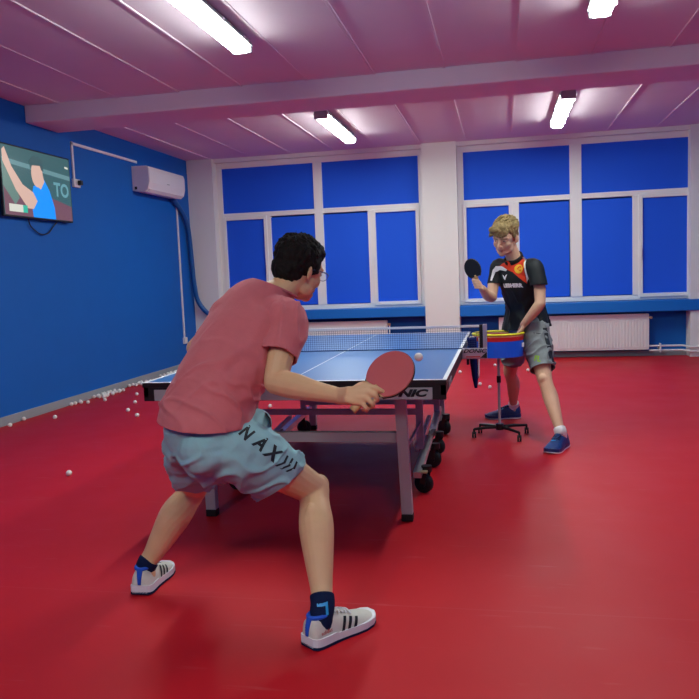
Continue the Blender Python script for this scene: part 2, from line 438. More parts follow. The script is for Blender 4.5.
# ------------------------------------------------------------------ things on the blue wall
XW = XL+.015
t = thing('television', 'flat screen television high on the blue wall showing a player in a blue shirt', 'television', (XW, 3.365, 2.255))
obj('bezel', bx(.035, .065, -.58, .575, -.335, .335, .006), M['black'], t)
obj('wall_bracket', bx(0, .036, -.2, .2, -.15, .15, .004), M['black'], t)
obj('screen', bx(.064, .067, -.565, .56, -.318, .32), M['tv_bg'], t)
def scr(name, pts, m, k):   # flat areas of the picture; pts (y,z)
    bm = bmesh.new(); prism(bm, pts, 'x', .067+.0004*k, .0674+.0004*k); return obj(name, bm, m, t)
def arc(cy, cz, ry, rz, n=20): return [(cy+ry*math.cos(2*PI*k/n), cz+rz*math.sin(2*PI*k/n)) for k in range(n)]
scr('picture_floor', [(-.56, -.318), (.555, -.318), (.555, -.17), (.15, -.10), (-.56, -.02)], M['tv_low'], 1)
scr('picture_rail', [(-.56, .16), (.555, .10), (.555, .145), (-.56, .205)], M['tv_rail'], 2)
scr('picture_haze', [(-.565, .20), (-.44, .1), (-.33, -.15), (-.40, -.22), (-.565, -.05)], M['tv_haze'], 2)
scr('picture_shirt', [(-.13, -.318), (-.15, -.17), (-.10, -.02), (.0, .02), (.09, .06), (.17, -.04), (.24, -.20), (.25, -.318)], M['tv_shirt'], 3)
scr('picture_arm', [(-.55, .27), (-.51, .30), (-.42, .13), (-.27, -.02), (-.11, -.08), (-.05, -.16), (-.12, -.24), (-.21, -.24), (-.38, -.08), (-.55, .17)], M['tv_skin'], 4)
scr('picture_neck', [(-.04, -.01), (.07, .10), (.09, .04), (.02, -.04)], M['tv_skin'], 5)
scr('picture_face', arc(-.025, .10, .095, .125), M['tv_skin'], 6)
scr('picture_hair', [(-.13, .14), (-.14, .22), (-.08, .27), (.02, .275), (.08, .23), (.085, .14), (.05, .15), (.03, .19), (-.10, .18)], M['tv_hair'], 7)
bm = text_mesh('TO', .19, 0, .006)
for v in bm.verts: v.co = V((.0695, .385-v.co.x*-1, -.02+v.co.y))
obj('picture_letters', bm, M['tv_text'], t)
scr('picture_score', [(-.50, -.285), (-.25, -.285), (-.25, -.215), (-.50, -.215)], M['tv_white'], 5)
scr('picture_score_end', [(-.29, -.285), (-.22, -.285), (-.22, -.215), (-.29, -.215)], M['tv_green'], 6)
scr('picture_logo', [(.47, .22), (.53, .215), (.53, .235), (.47, .24)], M['tv_white'], 5)
bm = tb([(.03, -.16, -.33), (.02, -.12, -.40), (.02, .02, -.47), (.02, .16, -.46), (.02, .26, -.39), (.03, .33, -.33)], .006, 8, sub=5)
obj('power_cable', bm, M['black'], t, True)

bm = bx(XW, XW+.016, 4.095, 4.125, 2.40, 2.80, .002); box(bm, XW, XW+.016, 4.095, 5.60, 2.765, 2.795, .002)
tag(obj('cable_trunking', bm, M['plastic']), 'white cable trunking running up from the socket and along to the air conditioner', 'trunking')
t = thing('wall_socket', 'small white double socket on the blue wall right of the television', 'socket', (XW, 4.13, 2.36))
obj('plate', bx(0, .03, -.06, .07, -.045, .045, .006), M['plastic'], t)
obj('plug', bx(.03, .07, .01, .055, -.02, .03, .005), M['black'], t)

t = thing('air_conditioner', 'white split air conditioner high on the blue wall near the window corner', 'air conditioner', (XW, 6.02, 2.56))
prof = [(0, -.15), (.16, -.165), (.205, -.13), (.225, -.06), (.225, .10), (.20, .15), (0, .155)]
bm = bmesh.new(); prism(bm, prof, 'y', -.55, .55)
for f in bm.faces: f.smooth = False
o = obj('body', bm, M['plastic'], t)
bm = bmesh.new(); prism(bm, [(.222, -.055), (.232, -.055), (.232, .10), (.215, .145), (.205, .145)], 'y', -.54, .54)
obj('front_cover', bm, M['plastic'], t)
bm = bmesh.new(); prism(bm, [(.155, -.158), (.165, -.168), (.212, -.132), (.204, -.124)], 'y', -.50, .50)
obj('louvre', bm, M['radiator'], t)
obj('side_cap', bx(.03, .06, -.556, -.548, -.135, -.10), M['black'], t)
obj('logo', bx(.232, .234, -.04, .04, -.035, -.025), M['lamp_body'], t)
bm = tb([(XW+.05, 6.52, 2.41), (XW+.05, 6.68, 2.33), (XW+.05, 6.88, 2.20), (XW+.05, 7.02, 2.0), (XW+.05, 7.08, 1.55), (XW+.06, 7.10, 1.20), (-3.40, 7.13, .95), (-3.26, 7.16, .76), (-3.06, 7.16, .70), (-2.90, 7.18, .66)], .034, 14, sub=6)
tag(obj('refrigerant_hose', bm, M['pipe_blue'], smooth=True), 'thick blue hose dropping from the air conditioner and curving across the corner pier', 'hose')
bm = bx(XW, XW+.018, 6.735, 6.765, .44, 2.36, .002)
t = thing('cable_conduit', 'vertical white conduit on the blue wall below the air conditioner', 'conduit', (0, 0, 0))
obj('channel', bm, M['plastic'], t); obj('junction_box', bx(XW, XW+.035, 6.70, 6.80, .36, .45, .006), M['plastic'], t)

# ================================================================== THE TABLE
W, LEN, ZT = .7625, 2.74, .76
table = thing('table_tennis_table', 'blue table tennis table on a grey wheeled undercarriage between the two players', 'table tennis table', (0, 0, 0))
for i, (y0, y1) in enumerate(((0, 1.367), (1.373, 2.74))):
    top = obj('tabletop', bx(-W, W, y0, y1, ZT-.024, ZT, .002), [M['table_blue'], M['frame_black']], table)
    for p in top.data.polygons: p.material_index = 0 if p.normal.z > .5 else 1
    bm = bmesh.new(); z0, z1 = ZT-.001, ZT+.0008
    for s in (-1, 1): box(bm, min(s*W, s*(W-.02)), max(s*W, s*(W-.02)), y0, y1, z0, z1)
    e = (y0, y0+.02) if i == 0 else (y1-.02, y1)
    box(bm, -W+.02, W-.02, e[0], e[1], z0, z1); box(bm, -.0025, .0025, min(y0+.02, 10) if i == 0 else y0, y1 if i == 0 else y1-.02, z0, z1)
    obj('boundary_line', bm, M['line_white'], top)
    # frame skirt under the top
    bm = bmesh.new(); zf = ZT-.024; zb = ZT-.094; ye = y0 if i == 0 else y1; s = 1 if i == 0 else -1
    box(bm, -W+.004, W-.004, min(ye+s*.004, ye+s*.03), max(ye+s*.004, ye+s*.03), zb, zf, .002)
    for q in (-1, 1): box(bm, min(q*(W-.004), q*(W-.03)), max(q*(W-.004), q*(W-.03)), y0+.004, y1-.004, zb+.02, zf, .002)
    ap = obj('apron', bm, M['frame_black'], table)
    yy = ye-s*.0015
    obj('apron_panel', bx(-.70, .695, min(yy, ye+s*.006), max(yy, ye+s*.006), zb+.002, zf-.012, .001), M['panel_grey'], ap)
    if i == 0: sign_text('maker_lettering', 'DONIC', .045, (.540, yy-.0006, zb+.031), (1, 0, 0), (0, 0, 1), M['ink'], ap, shear=.3, bold=.0026, sx=1.65)
    for q in (-1, 1):
        sign_text('side_lettering', 'DONIC', .045, (q*(W-.002), (y0+y1)/2+(-.42 if i == 0 else .42), zb+.045), (0, q, 0), (0, 0, 1), M['panel_grey'], ap, shear=.35, bold=.001, sx=1.25)
def sq(bm, a, b, w, d=None, ref=(1, 0, 0)): return tube(bm, [a, b], (w/2*1.414, (d or w)/2*1.414), 4, ref) 
def bar(bm, a, b, w, d):
    """rectangular steel section from a to b, w along x/ref, d across"""
    A, B = V(a), V(b); t = (B-A).normalized(); s, u = frame_of(t, V((1, 0, 0)) if abs(t.x) < .9 else V((0, 0, 1)))
    vs = []
    for P in (A, B): vs.append([bm.verts.new(P+s*(i*w/2)+u*(j*d/2)) for i, j in ((-1, -1), (1, -1), (1, 1), (-1, 1))])
    bm.faces.new(vs[0][::-1]); bm.faces.new(vs[1])
    for k in range(4): bm.faces.new((vs[0][k], vs[0][(k+1) % 4], vs[1][(k+1) % 4], vs[1][k]))
    return bm
LX = .528
for ye, yt in ((.25, .20), (2.49, 2.54)):
    for s in (-1, 1):
        leg = obj('leg', bar(bmesh.new(), (s*(LX-.012), yt, .67), (s*LX, ye, .035), .055, .045), M['steel'], table)
        obj('foot', bx(s*LX-.03, s*LX+.03, ye-.027, ye+.027, 0, .04, .006), M['rubber'], leg)
    obj('crossbar', bar(bmesh.new(), (-LX+.03, ye, .435), (LX-.03, ye, .435), .05, .035), M['steel'], table)
# carriage: inner posts, cross rails, low rails with twin castors
for y in (1.0, 2.18):
    for s in (-1, 1): obj('inner_post', bar(bmesh.new(), (s*.52, y, .67), (s*.52, y, .20), .042, .035), M['steel'], table)
for y, z in ((1.0, .425), (2.18, .28)):
    obj('crossbar', bar(bmesh.new(), (-.50, y, z), (.50, y, z), .034, .028), M['steel'], table)
for s in (-1, 1):
    obj('low_rail', bar(bmesh.new(), (s*.535, .66, .125), (s*.545, 1.30, .20), .045, .035), M['silver'], table)
    obj('low_rail', bar(bmesh.new(), (s*.535, 1.62, .16), (s*.52, 2.35, .20), .045, .035), M['silver'], table)
    obj('brace', bar(bmesh.new(), (s*.50, .98, .20), (s*.505, 1.75, .25), .022, .022), M['steel'], table)
    obj('stay', bar(bmesh.new(), (s*.505, .27, .33), (s*.525, 1.0, .36), .012, .012), M['steel'], table)
    obj('hinge_arm', bar(bmesh.new(), (s*.545, 1.28, .20), (s*.545, 1.64, .17), .03, .03), M['black'], table)
    obj('side_beam', bx(s*.50-.02, s*.50+.02, .1, 2.64, ZT-.055, ZT-.024), M['steel'], table)
def castor(x, y, ang, r=.056):
    """swivelled castor: the wheel's axle points along ang"""
    d = V((math.cos(ang), math.sin(ang), 0)); c = V((x, y, r)); e = V((-d.y, d.x, 0))
    o = obj('castor_wheel', tb([c-d*.017, c-d*.013, c+d*.013, c+d*.017], [r-.006, r, r, r-.006], 28), M['rubber'], table, True)
    obj('wheel_hub', tb([c-d*.020, c+d*.020], r*.38, 14), M['black'], o)
    bm = bmesh.new()
    for q in (-1, 1): bar(bm, c+d*q*.024, c+d*q*.024+V((0, 0, .08))-e*.02, .03, .006)
    tube(bm, [c+V((0, 0, .07))-e*.02, c+V((0, 0, .105))-e*.02], .03, 14)
    obj('wheel_fork', bm, M['black'], o)
for s in (-1, 1):
    for y, an in ((.75, 1.15), (1.32, 1.25), (1.68, 1.1), (2.33, .9)): castor(s*.562, y, s*an)
    obj('brake_lever', bx(s*.562-.02, s*.562+.03, .66, .70, .135, .145, .002), M['brass'], table)

# ------------------------------------------------------------------ net
net = thing('table_net', 'blue table tennis net with white top tape clamped across the table', 'net', (0, 1.37, ZT))
bm = bmesh.new(); hw = .886
n = 122
for i in range(n+1):
    x = -hw+2*hw*i/n; box(bm, x-.0007, x+.0007, -.0007, .0007, .004, .142)
for j in range(10):
    z = .006+j*.0142; box(bm, -hw, hw, -.0008, .0008, z-.0007, z+.0007)
obj('mesh', bm, M['net'], net)
obj('top_tape', bx(-hw-.005, hw+.002, -.003, .003, .138, .1525, .001), M['tape'], net)
obj('bottom_cord', bx(-hw, hw, -.002, .002, .002, .008), M['net'], net)
for s in (-1, 1):
    p = obj('post', bx(s*.886-.011 if s > 0 else -.897, s*.886+.011, -.012, .012, -.02, .155, .003), M['black'], net)
    obj('post_cap', bx(s*.910-.013, s*.910+.013, -.014, .014, -.03, .157, .003), M['silver'], net)
    a, b = (.765, .922) if s > 0 else (-.922, -.765)
    cl = obj('clamp', bx(a, b, -.02, .02, -.062, .006, .004), M['silver'], net)
    sign_text('clamp_lettering', 'DONIC', .034, (s*.842, -.0206, -.012), (1, 0, 0), (0, 0, 1), M['ink'], cl, shear=.35, bold=.001, sx=1.25)
    bm = bmesh.new(); prism(bm, [(.04, -.055), (.082, -.058), (.082, -.018)], 'y', -.0215, -.0205)
    o = obj('clamp_mark', bm, M['ink'], cl); o.location.x = s*.838
    obj('clamp_screw', tb([(s*.80, 0, -.06), (s*.80, 0, -.10)], .009, 10), M['black'], cl)
    if s > 0: obj('clamp_stripe', bx(.79, .88, -.0214, -.0205, -.053, -.043), M['rub_red'], cl)

# ------------------------------------------------------------------ blue towel hanging beside the net
bm = bmesh.new()
tube(bm, [(.805, 1.86, .79), (.812, 1.87, .72), (.818, 1.88, .60), (.824, 1.88, .50), (.828, 1.88, .43)], [(.034, .028), (.030, .026), (.026, .022), (.020, .016), (.010, .008)], 16, (1, 0, 0), 3)
t = thing('hanging_towel', 'narrow dark blue towel hanging beside the table just beyond the net post', 'towel', (0, 0, 0))
tw = obj('cloth', bm, M['cloth_blue'], t, True)
obj('edge_strip', tb([(.858, 1.86, .785), (.856, 1.865, .72), (.851, 1.875, .60), (.848, 1.876, .50)], .006, 8, sub=3), M['print_white'], t, True)
obj('hook', tb([(.775, 1.86, .752), (.80, 1.86, .795), (.83, 1.86, .785)], .006, 8, sub=4), M['steel'], t)

# ------------------------------------------------------------------ ball basket on a five-wheeled stand
bs = thing('ball_basket_stand', 'blue nylon ball basket with red band and yellow rim on a wheeled stand', 'ball basket', (.985, 2.20, 0))
def ringpts(r, z, n=40): return [(r*math.cos(2*PI*k/n), r*math.sin(2*PI*k/n), z) for k in range(n+1)]
def wall(name, z0, z1, r0, r1, m, th=.004):
    bm = bmesh.new(); n = 40; R = []
    for (r, z) in ((r0, z0), (r1, z1), (r1-th, z1), (r0-th, z0)):
        R.append([bm.verts.new((r*math.cos(2*PI*k/n)*(1+.0*k), r*math.sin(2*PI*k/n), z)) for k in range(n)])
    for a in range(4):
        for k in range(n): bm.faces.new((R[a][k], R[a][(k+1) % n], R[(a+1) % 4][(k+1) % n], R[(a+1) % 4][k]))
    return obj(name, bm, m, bs)
wall('side_cloth', .625, .742, .180, .184, M['basket_blue']); wall('red_band', .740, .772, .1845, .187, M['basket_red']); wall('peach_band', .770, .782, .187, .187, M['peach'])
obj('rim', tb(ringpts(.186, .788), .008, 10, (0, 0, 1)), M['basket_yel'], bs, True)
obj('base_cloth', tb([(0, 0, .622), (0, 0, .628)], .180, 40), M['basket_blue'], bs)
obj('print', bx(.170, .186, -.07, -.05, .69, .72), M['print_white'], bs)
obj('mast', tb([(0, 0, .09), (0, 0, .635)], .010, 12), M['steel'], bs)
obj('height_collar', tb([(0, 0, .42), (0, 0, .47)], .016, 12), M['black'], bs)
bm = tb([(0, 0, .065), (0, 0, .11)], .03, 16); 
for k, (dx, dy) in enumerate(((-.19, 0), (.14, -.12), (.20, .16), (-.15, .17), (.03, -.0))):
    if k == 4: continue
    tube(bm, [(0, 0, .085), (dx*.5, dy*.5, .080), (dx, dy, .066)], [(.013, .010), (.012, .009), (.010, .008)], 8, (0, 0, 1))
obj('star_base', bm, M['black'], bs)
for (dx, dy) in ((-.19, 0), (.14, -.12), (.20, .16), (-.15, .17)):
    bm = bmesh.new()
    for q in (-1, 1): tube(bm, [(dx+q*.009-.006, dy, .024), (dx+q*.009+.006, dy, .024)], .024, 16)
    tube(bm, [(dx, dy, .03), (dx, dy, .07)], .008, 8)
    obj('castor', bm, M['rubber'], bs)

# ------------------------------------------------------------------ balls
bm = bmesh.new(); bmesh.ops.create_icosphere(bm, subdivisions=3, radius=.02)
ball0 = obj('table_tennis_ball', bm, M['ball'], smooth=True); used = False
def ball(x, y, label, group=None, z=.02):
    global used
    o = ball0 if not used else ball0.copy()
    if used: COL.objects.link(o)
    used = True; o.location = (x, y, z)
    for k in ('group',):
        if k in o: del o[k]
    o['label'] = label; o['category'] = 'ball'
    if group: o['group'] = group
ball(.645, -.08, 'white ball in flight above the near edge of the table beside the red racket', z=.877)
G = 'white balls scattered on the red floor'
ball(-1.829, .98, 'lone white ball on the red floor at left, nearest the camera', G)
ball(-3.181, 2.948, 'single white ball a little out from the left skirting', G)
ball(-3.392, 2.566, 'leftmost white ball, near the skirting at the left edge', G)
ball(-3.452, 2.86, 'white ball touching the skirting near the left edge', G)
ball(-3.324, 3.787, 'white ball just right of the row of four by the skirting', G)
ball(-3.206, 3.93, 'white ball on the floor just in front of the long heap by the skirting', G)
ball(-3.022, 4.30, 'topmost of the four balls left of the table corner', G)
ball(-2.774, 3.771, 'second ball down of the four left of the table corner', G)
ball(-2.612, 3.306, 'left lower ball of the four left of the table corner', G)
ball(-2.382, 3.042, 'lowest right ball of the four left of the table corner', G)
ball(.495, 5.821, 'white ball just right of the table corner below the net clamp', G)
ball(.765, 4.81, 'white ball right of the hanging towel tip', G)
ball(.876, 4.588, 'white ball left of the basket mast', G)
ball(.911, 6.465, 'white ball far back beside the basket mast', G)
ball(1.311, 5.925, 'white ball between the legs of the player in black', G)
ball(1.37, 6.35, 'white ball half hidden behind the grey shorts', G)
ball(-1.213, 3.497, 'white ball seen beside the front of the pale teal shorts', G)
ball(-2.62, 4.55, 'white ball just behind the near left table corner', G)
for (x, y) in ((-3.440, 3.66), (-3.432, 3.72), (-3.40, 3.78), (-3.44, 3.83)):
    ball(x, y, 'one of the short row of four white balls against the left skirting', 'row of four balls at the skirting')
def heap(y0, y1, n, label, group, wid=.13):
    pts = []
    tries = 0
    while len(pts) < n and tries < 4000:
        tries += 1
        p = (XW+.042+random.random()**1.6*wid, random.uniform(y0, y1))
        if all((p[0]-q[0])**2+(p[1]-q[1])**2 > .0017 for q in pts): pts.append(p)
    for p in pts: ball(p[0], p[1], label, group)
heap(4.10, 4.62, 24, 'one of the white balls heaped along the left skirting', 'balls heaped along the skirting')
heap(4.95, 5.35, 12, 'one of the white balls by the skirting just behind the table corner', 'balls behind the table corner', .10)
heap(5.75, 7.0, 34, 'one of the white balls piled toward the far left corner behind the table', 'balls toward the far left corner', .12)

# ================================================================== PEOPLE
def place(origin, facing, nod=0, tilt=0):
    """frame whose +Y looks along facing; nod > 0 looks down"""
    f = V(facing); f.z = 0; f.normalize(); z = V((0, 0, 1)); x = f.cross(z)
    m = Matrix((x, f, z)).transposed()
    m = m @ Matrix.Rotation(-nod, 3, 'X') @ Matrix.Rotation(tilt, 3, 'Y')
    return m, V(origin)
def head_volumes(bm, T, k=1.0):
    m, o = T
    def E(c, r, rx=0, rz=0, ry=0):
        rot = m @ Matrix.Rotation(rz, 3, 'Z') @ Matrix.Rotation(ry, 3, 'Y') @ Matrix.Rotation(rx, 3, 'X')
        ell(bm, o+m @ (V(c)*k), [q*k for q in r], rot)
    def Tb(pts, r): tube(bm, [o+m @ (V(p)*k) for p in pts], [q*k for q in r], 12, m @ V((1, 0, 0)), 3, 'round')
    E((0, -.012, .035), (.074, .094, .083)); E((0, .035, .01), (.066, .060, .07))
    E((0, .036, -.035), (.060, .056, .066)); E((0, .030, -.075), (.050, .052, .040))
    E((0, .068, -.096), (.024, .020, .018)); E((0, .050, -.084), (.044, .038, .024))
    for s in (-1, 1):
        E((s*.036, .064, -.028), (.022, .021, .028)); E((s*.030, .080, .020), (.026, .014, .010), 0, -s*.25)
        E((s*.044, .02, -.07), (.014, .04, .028))
        E((s*.076, -.008, -.012), (.007, .017, .031), -.2, s*.45); E((s*.071, -.002, -.032), (.007, .010, .012))
        E((s*.0115, .096, -.036), (.0075, .009, .007)); E((s*.031, .083, .000), (.012, .009, .007))
    Tb([(0, .088, .014), (0, .099, -.008), (0, .112, -.030), (0, .108, -.040)], [.0075, .0078, .0098, .0085])
    E((0, .084, -.052), (.024, .014, .012)); E((0, .090, -.060), (.021, .009, .0045)); E((0, .089, -.069), (.018, .009, .0055))
def lip_zone(T, k=1.0):
    m, o = T; mi = m.inverted()
    def z(p):
        q = mi @ (p-o)/k
        return 1 if (q.y > .088 and abs(q.x) < .021 and -.0745 < q.z < -.0565) else 0
    return z
def eyes(parent, T, k=1.0, open_=.0052):
    m, o = T
    for s in (-1, 1):
        bm = bmesh.new(); ell(bm, o+m @ V((s*.0305*k, .0835*k, .001*k)), (.0125*k, .009*k, open_*k), m, 14)
        e = obj('eye', bm, M['eye_white'], parent, True)
        bm = bmesh.new(); ell(bm, o+m @ V((s*.0305*k, .0898*k, .0005*k)), (.0052*k, .0032*k, .0046*k), m, 12)
        obj('iris', bm, M['iris'], e, True)
def chain(bm, pts, rad, ref=(0, 0, 1), sub=3): tube(bm, pts, rad, 12, ref, sub, 'round')

def hand_volumes(bm, W, K, F, TH, w=.0105, r=.0085):
    """W wrist, K four knuckles, F four lists of finger joints, TH thumb joints"""
    W = V(W); K = [V(k) for k in K]
    wr = [W+(K[0]-K[3])*.26, W+(K[0]-K[3])*.09, W-(K[0]-K[3])*.09, W-(K[0]-K[3])*.26]
    for a, b in zip(wr, K): tube(bm, [a, (a+b)/2, b], [w*1.15, w*1.25, w*1.02], 12, (0, 0, 1), 3, 'round')
    for k, f, q in zip(K, F, (.98, 1.02, .97, .86)):
        n = len(f); tube(bm, [k]+[V(p) for p in f], [r*q*(1.08, .98, .90, .80)[min(i, 3)] for i in range(n+1)], 12, (0, 0, 1), 3, 'round')
    tube(bm, [W+(K[0]-K[3])*.12]+[V(p) for p in TH], [w*1.1]+[w*1.15, w*.98, w*.80][:len(TH)], 12, (0, 0, 1), 3, 'round')

def shoe(parent, heel, toe, m_up, m_sole, m_out, L=.29, wid=.050, collar=.098, m_collar=None, stripes=None, z0=0.0):
    """low sports shoe from heel to toe on the floor; parts: upper, sole, collar, laces"""
    H = V((heel[0], heel[1], z0)); D = (V((toe[0], toe[1], z0))-H).normalized(); X = D.cross(V((0, 0, 1)))   # X = right of the foot
    t = bpy.data.objects.new('shoe', None)
    st = [(.000, .026, .060), (.03, .036, .092), (.12, .040, .100), (.25, .040, .096), (.38, .040, .088), (.50, .043, .078), (.62, .048, .064), (.75, .050, .053), (.88, .045, .044), (.96, .032, .037), (1.0, .012, .030)]
    def prof(u):
        u = max(0, min(1, u))
        for a, b in zip(st, st[1:]):
            if u <= b[0]:
                q = (u-a[0])/(b[0]-a[0]); return a[1]+(b[1]-a[1])*q, a[2]+(b[2]-a[2])*q
        return st[-1][1:]
    def surf(u, v, off=0):     # v 0..pi around the top, right side first
        w, h = prof(u); w = w*wid/.050+off; h = h*collar/.098+off
        cx, sz = math.cos(v), math.sin(v)
        return H+D*(u*L)+X*(math.copysign(abs(cx)**.75, cx)*w)+V((0, 0, .018+(h-.018)*abs(sz)**.85))
    bm = bmesh.new(); n, k = 34, 18; G = []
    for i in range(n+1):
        u = i/n; ring = [bm.verts.new(surf(u, PI*j/k)) for j in range(k+1)]
        G.append(ring)
    for i in range(n):
        for j in range(k): bm.faces.new((G[i][j], G[i][j+1], G[i+1][j+1], G[i+1][j]))
        bm.faces.new((G[i][k], G[i][0], G[i+1][0], G[i+1][k]))
    bm.faces.new(G[0]); bm.faces.new(G[-1][::-1])
    root = obj('shoe', bm, m_up, parent, True)
    # sole: wide outline with raised heel and toe spring
    for nm, za, zb, ex, mm in (('midsole', .006, .034, .004, m_sole), ('outsole', .0, .009, .005, m_out)):
        bm = bmesh.new(); A, B = [], []; N = 40
        pts = []
        for i in range(N+1):
            u = i/N; w, h = prof(u); pts.append((u, w*wid/.050+ex))
        ol = [(u, w) for u, w in pts]+[(u, -w) for u, w in pts[::-1]]
        for (u, w) in ol:
            uu = -.012+u*1.03; spring = .010*max(0, (u-.75)/.25)**2+.004*max(0, (.08-u)/.08); hz = (zb-za)*(1.15 if u < .35 else 1.0-.25*(u-.35))
            p = H+D*(uu*L)+X*w; A.append(bm.verts.new(p+V((0, 0, za+spring)))); B.append(bm.verts.new(p+V((0, 0, za+spring+hz))))
        m2 = len(A); bm.faces.new(A[::-1]); bm.faces.new(B)
        for i in range(m2): bm.faces.new((A[i], A[(i+1) % m2], B[(i+1) % m2], B[i]))
        obj(nm, bm, mm, root)
    # padded collar ring round the ankle opening
    cc = H+D*(L*.20)+V((0, 0, collar*.93)); pts = []
    for i in range(25):
        a = 2*PI*i/24; u = .195+.155*math.cos(a); pts.append(H+D*(u*L)+X*(.030*math.sin(a))+V((0, 0, collar*(.985 if math.cos(a) < 0 else .985-.10*math.cos(a)))))
    obj('collar', tb(pts, .0075, 10), m_collar or m_up, root, True)
    bm = bmesh.new(); q = [surf(.0, 1.2, .002), surf(.0, 1.94, .002), surf(.06, 1.9, .002), surf(.06, 1.24, .002)]
    tube(bm, [H+D*(-.003)+V((0, 0, .045)), H+D*(.001)+V((0, 0, .075)), H+D*.012+V((0, 0, collar))], [(.007, .004), (.010, .005), (.014, .006)], 10, X, 3)
    obj('heel_tab', bm, m_collar or m_up, root, True)
    bm = bmesh.new()
    tube(bm, [surf(.34, PI/2, .004), surf(.45, PI/2, .005), surf(.62, PI/2, .004)], [(.020, .006), (.018, .006), (.014, .004)], 10, X, 3, 'round')
    obj('tongue', bm, m_up, root, True)
    bm = bmesh.new()
    for i in range(5):
        u = .37+i*.055; tube(bm, [surf(u, PI/2-.42, .006), surf(u+.01, PI/2, .011), surf(u, PI/2+.42, .006)], .0028, 8, D, 4)
    obj('laces', bm, M['sole_white'] if m_up is not M['shoe_blue'] else M['navy'], root, True)
    if stripes:
        for side in (0, 1):
            bm = bmesh.new()
            for i in range(3):
                u0 = .42+i*.085
                qs = []
                for j in range(7):
                    v = .10+.85*j/6; uu = u0+.075*j/6-.03
                    vv = v if side == 0 else PI-v
                    qs.append((bm.verts.new(surf(uu, vv, .0022)), bm.verts.new(surf(uu+.042, vv, .0022))))
                for a, b in zip(qs, qs[1:]): bm.faces.new((a[0], a[1], b[1], b[0]))
            obj('side_stripes', bm, stripes, root)
    return root, surf, D, X

def racket(name, label, center, axis, normal, handle_end, front, back, wood=M['wood'], a=.076, b=.080):
    """blade centre, axis from handle to tip, normal of the front face"""
    A = V(axis).normalized(); Nn = V(normal); Nn = (Nn-A*Nn.dot(A)).normalized(); X = A.cross(Nn); C = V(center)
    t = thing(name, label, 'racket', (0, 0, 0))
    def lamina(nm, lo, hi, m, cut=0, gr=0):
        bm = bmesh.new(); P0, P1 = [], []; n = 48
        for k in range(n):
            an = 2*PI*k/n; x, y = (a+gr)*math.sin(an), (b+gr)*math.cos(an)
            if y < -b*.80: y = -b*.80 if cut else -b*.86
            q = C+X*x+A*y; P0.append(bm.verts.new(q+Nn*lo)); P1.append(bm.verts.new(q+Nn*hi))
        bm.faces.new(P0[::-1]); bm.faces.new(P1)
        for k in range(n): bm.faces.new((P0[k], P0[(k+1) % n], P1[(k+1) % n], P1[k]))
        return obj(nm, bm, m, t)
    lamina('blade', -.0032, .0032, wood, 0, 0); lamina('rubber', .0033, .0075, front, 1, -.0005); lamina('rubber', -.0075, -.0033, back, 1, -.0005)
    lamina('edge_tape', -.0028, .0028, M['ink'], 0, .0012)
    s = C-A*(b*.80); e = C-A*(b*.80+handle_end)
    tube_pts = [s+A*.012, s-A*.012, (s+e)/2, e]
    obj('handle', tb(tube_pts, [(.013, .009), (.0135, .0105), (.0125, .0105), (.0150, .0115)], 16, X, 3), wood, t, True)
    return t

# ------------------------------------------------------------------ the player in the rose shirt, seen from behind
P1 = thing('person', 'person in rose t-shirt and pale teal shorts crouching from behind, reaching with a red racket', 'person', (0, -.85, 0))
def off(o, p=None):      # parts are modelled in world space; keep them there under the person's Empty
    return o
P1.location = (0, 0, 0)
sh_r, sh_l = V((.245, -.835, 1.115)), V((-.055, -.60, 1.115))
lat = (sh_r-sh_l).normalized(); plat = V((.84, -.54, 0)).normalized()
hipR, hipL = V((.06, -1.0, .70)), V((-.12, -.87, .69))
kneeR, kneeL = V((.306, -.765, .452)), V((-.262, -.58, .398))
ankR, ankL = V((.392, -1.045, .115)), V((-.436, -.71, .105))
heelR, toeR = (.352, -1.115), (.533, -.865)
heelL, toeL = (-.440, -.770), (-.452, -.50)
elbR, wrR = V((.240, -.975, .897)), V((.500, -1.125, .872))
C7 = V((.175, -.725, 1.185)); HC = V((.256, -.655, 1.292))
# directions of the grip: r to the right of the racket arm, u up, t towards its near side
r_, u_, t_ = V((.98, .196, -.039)), V((.019, .104, .994)), V((.198, -.975, .098))
HO = V((.588, -1.17, .878))
def hp(px, py, d): return HO+r_*(px*.00305)+u_*(-py*.00305)+t_*d
bm = bmesh.new()
# torso core, neck
tube(bm, [V((-.035, -.93, .70)), V((-.02, -.915, .80)), V((.025, -.87, .93)), V((.07, -.80, 1.06)), V((.11, -.765, 1.14)), V((.17, -.73, 1.195))],
     [(.130, .088), (.118, .080), (.140, .095), (.15, .10), (.11, .075), (.062, .058)], 22, lat, 4, 'round')
tube(bm, [V((.13, -.755, 1.15)), C7, V((.212, -.70, 1.225)), V((.240, -.675, 1.26))], [.075, .062, .056, .056], 18, lat, 4, 'round')
# arms
chain(bm, [V((.12, -.78, 1.14)), sh_r, V((.25, -.90, 1.02)), elbR+V((0, .012, .02)), elbR], [.055, .058, .050, .044, .043])
chain(bm, [elbR, V((.31, -1.01, .890)), V((.40, -1.067, .880)), wrR], [(.043), (.047), (.036), (.0265)])
tube(bm, [V((.46, -1.10, .876)), wrR, hp(-14, -.5, 0)], [(.027, .026), (.028, .021), (.031, .019)], 14, (0, 0, 1), 3, 'round')
elbL = V((-.262, -.47, .975)); chain(bm, [V((0.02, -.69, 1.13)), sh_l, V((-.165, -.53, 1.04)), elbL], [.055, .056, .048, .042])
wrL = V((-.055, -.33, .95)); chain(bm, [elbL, V((-.11, -.41, .95)), wrL], [.043, .042, .026])
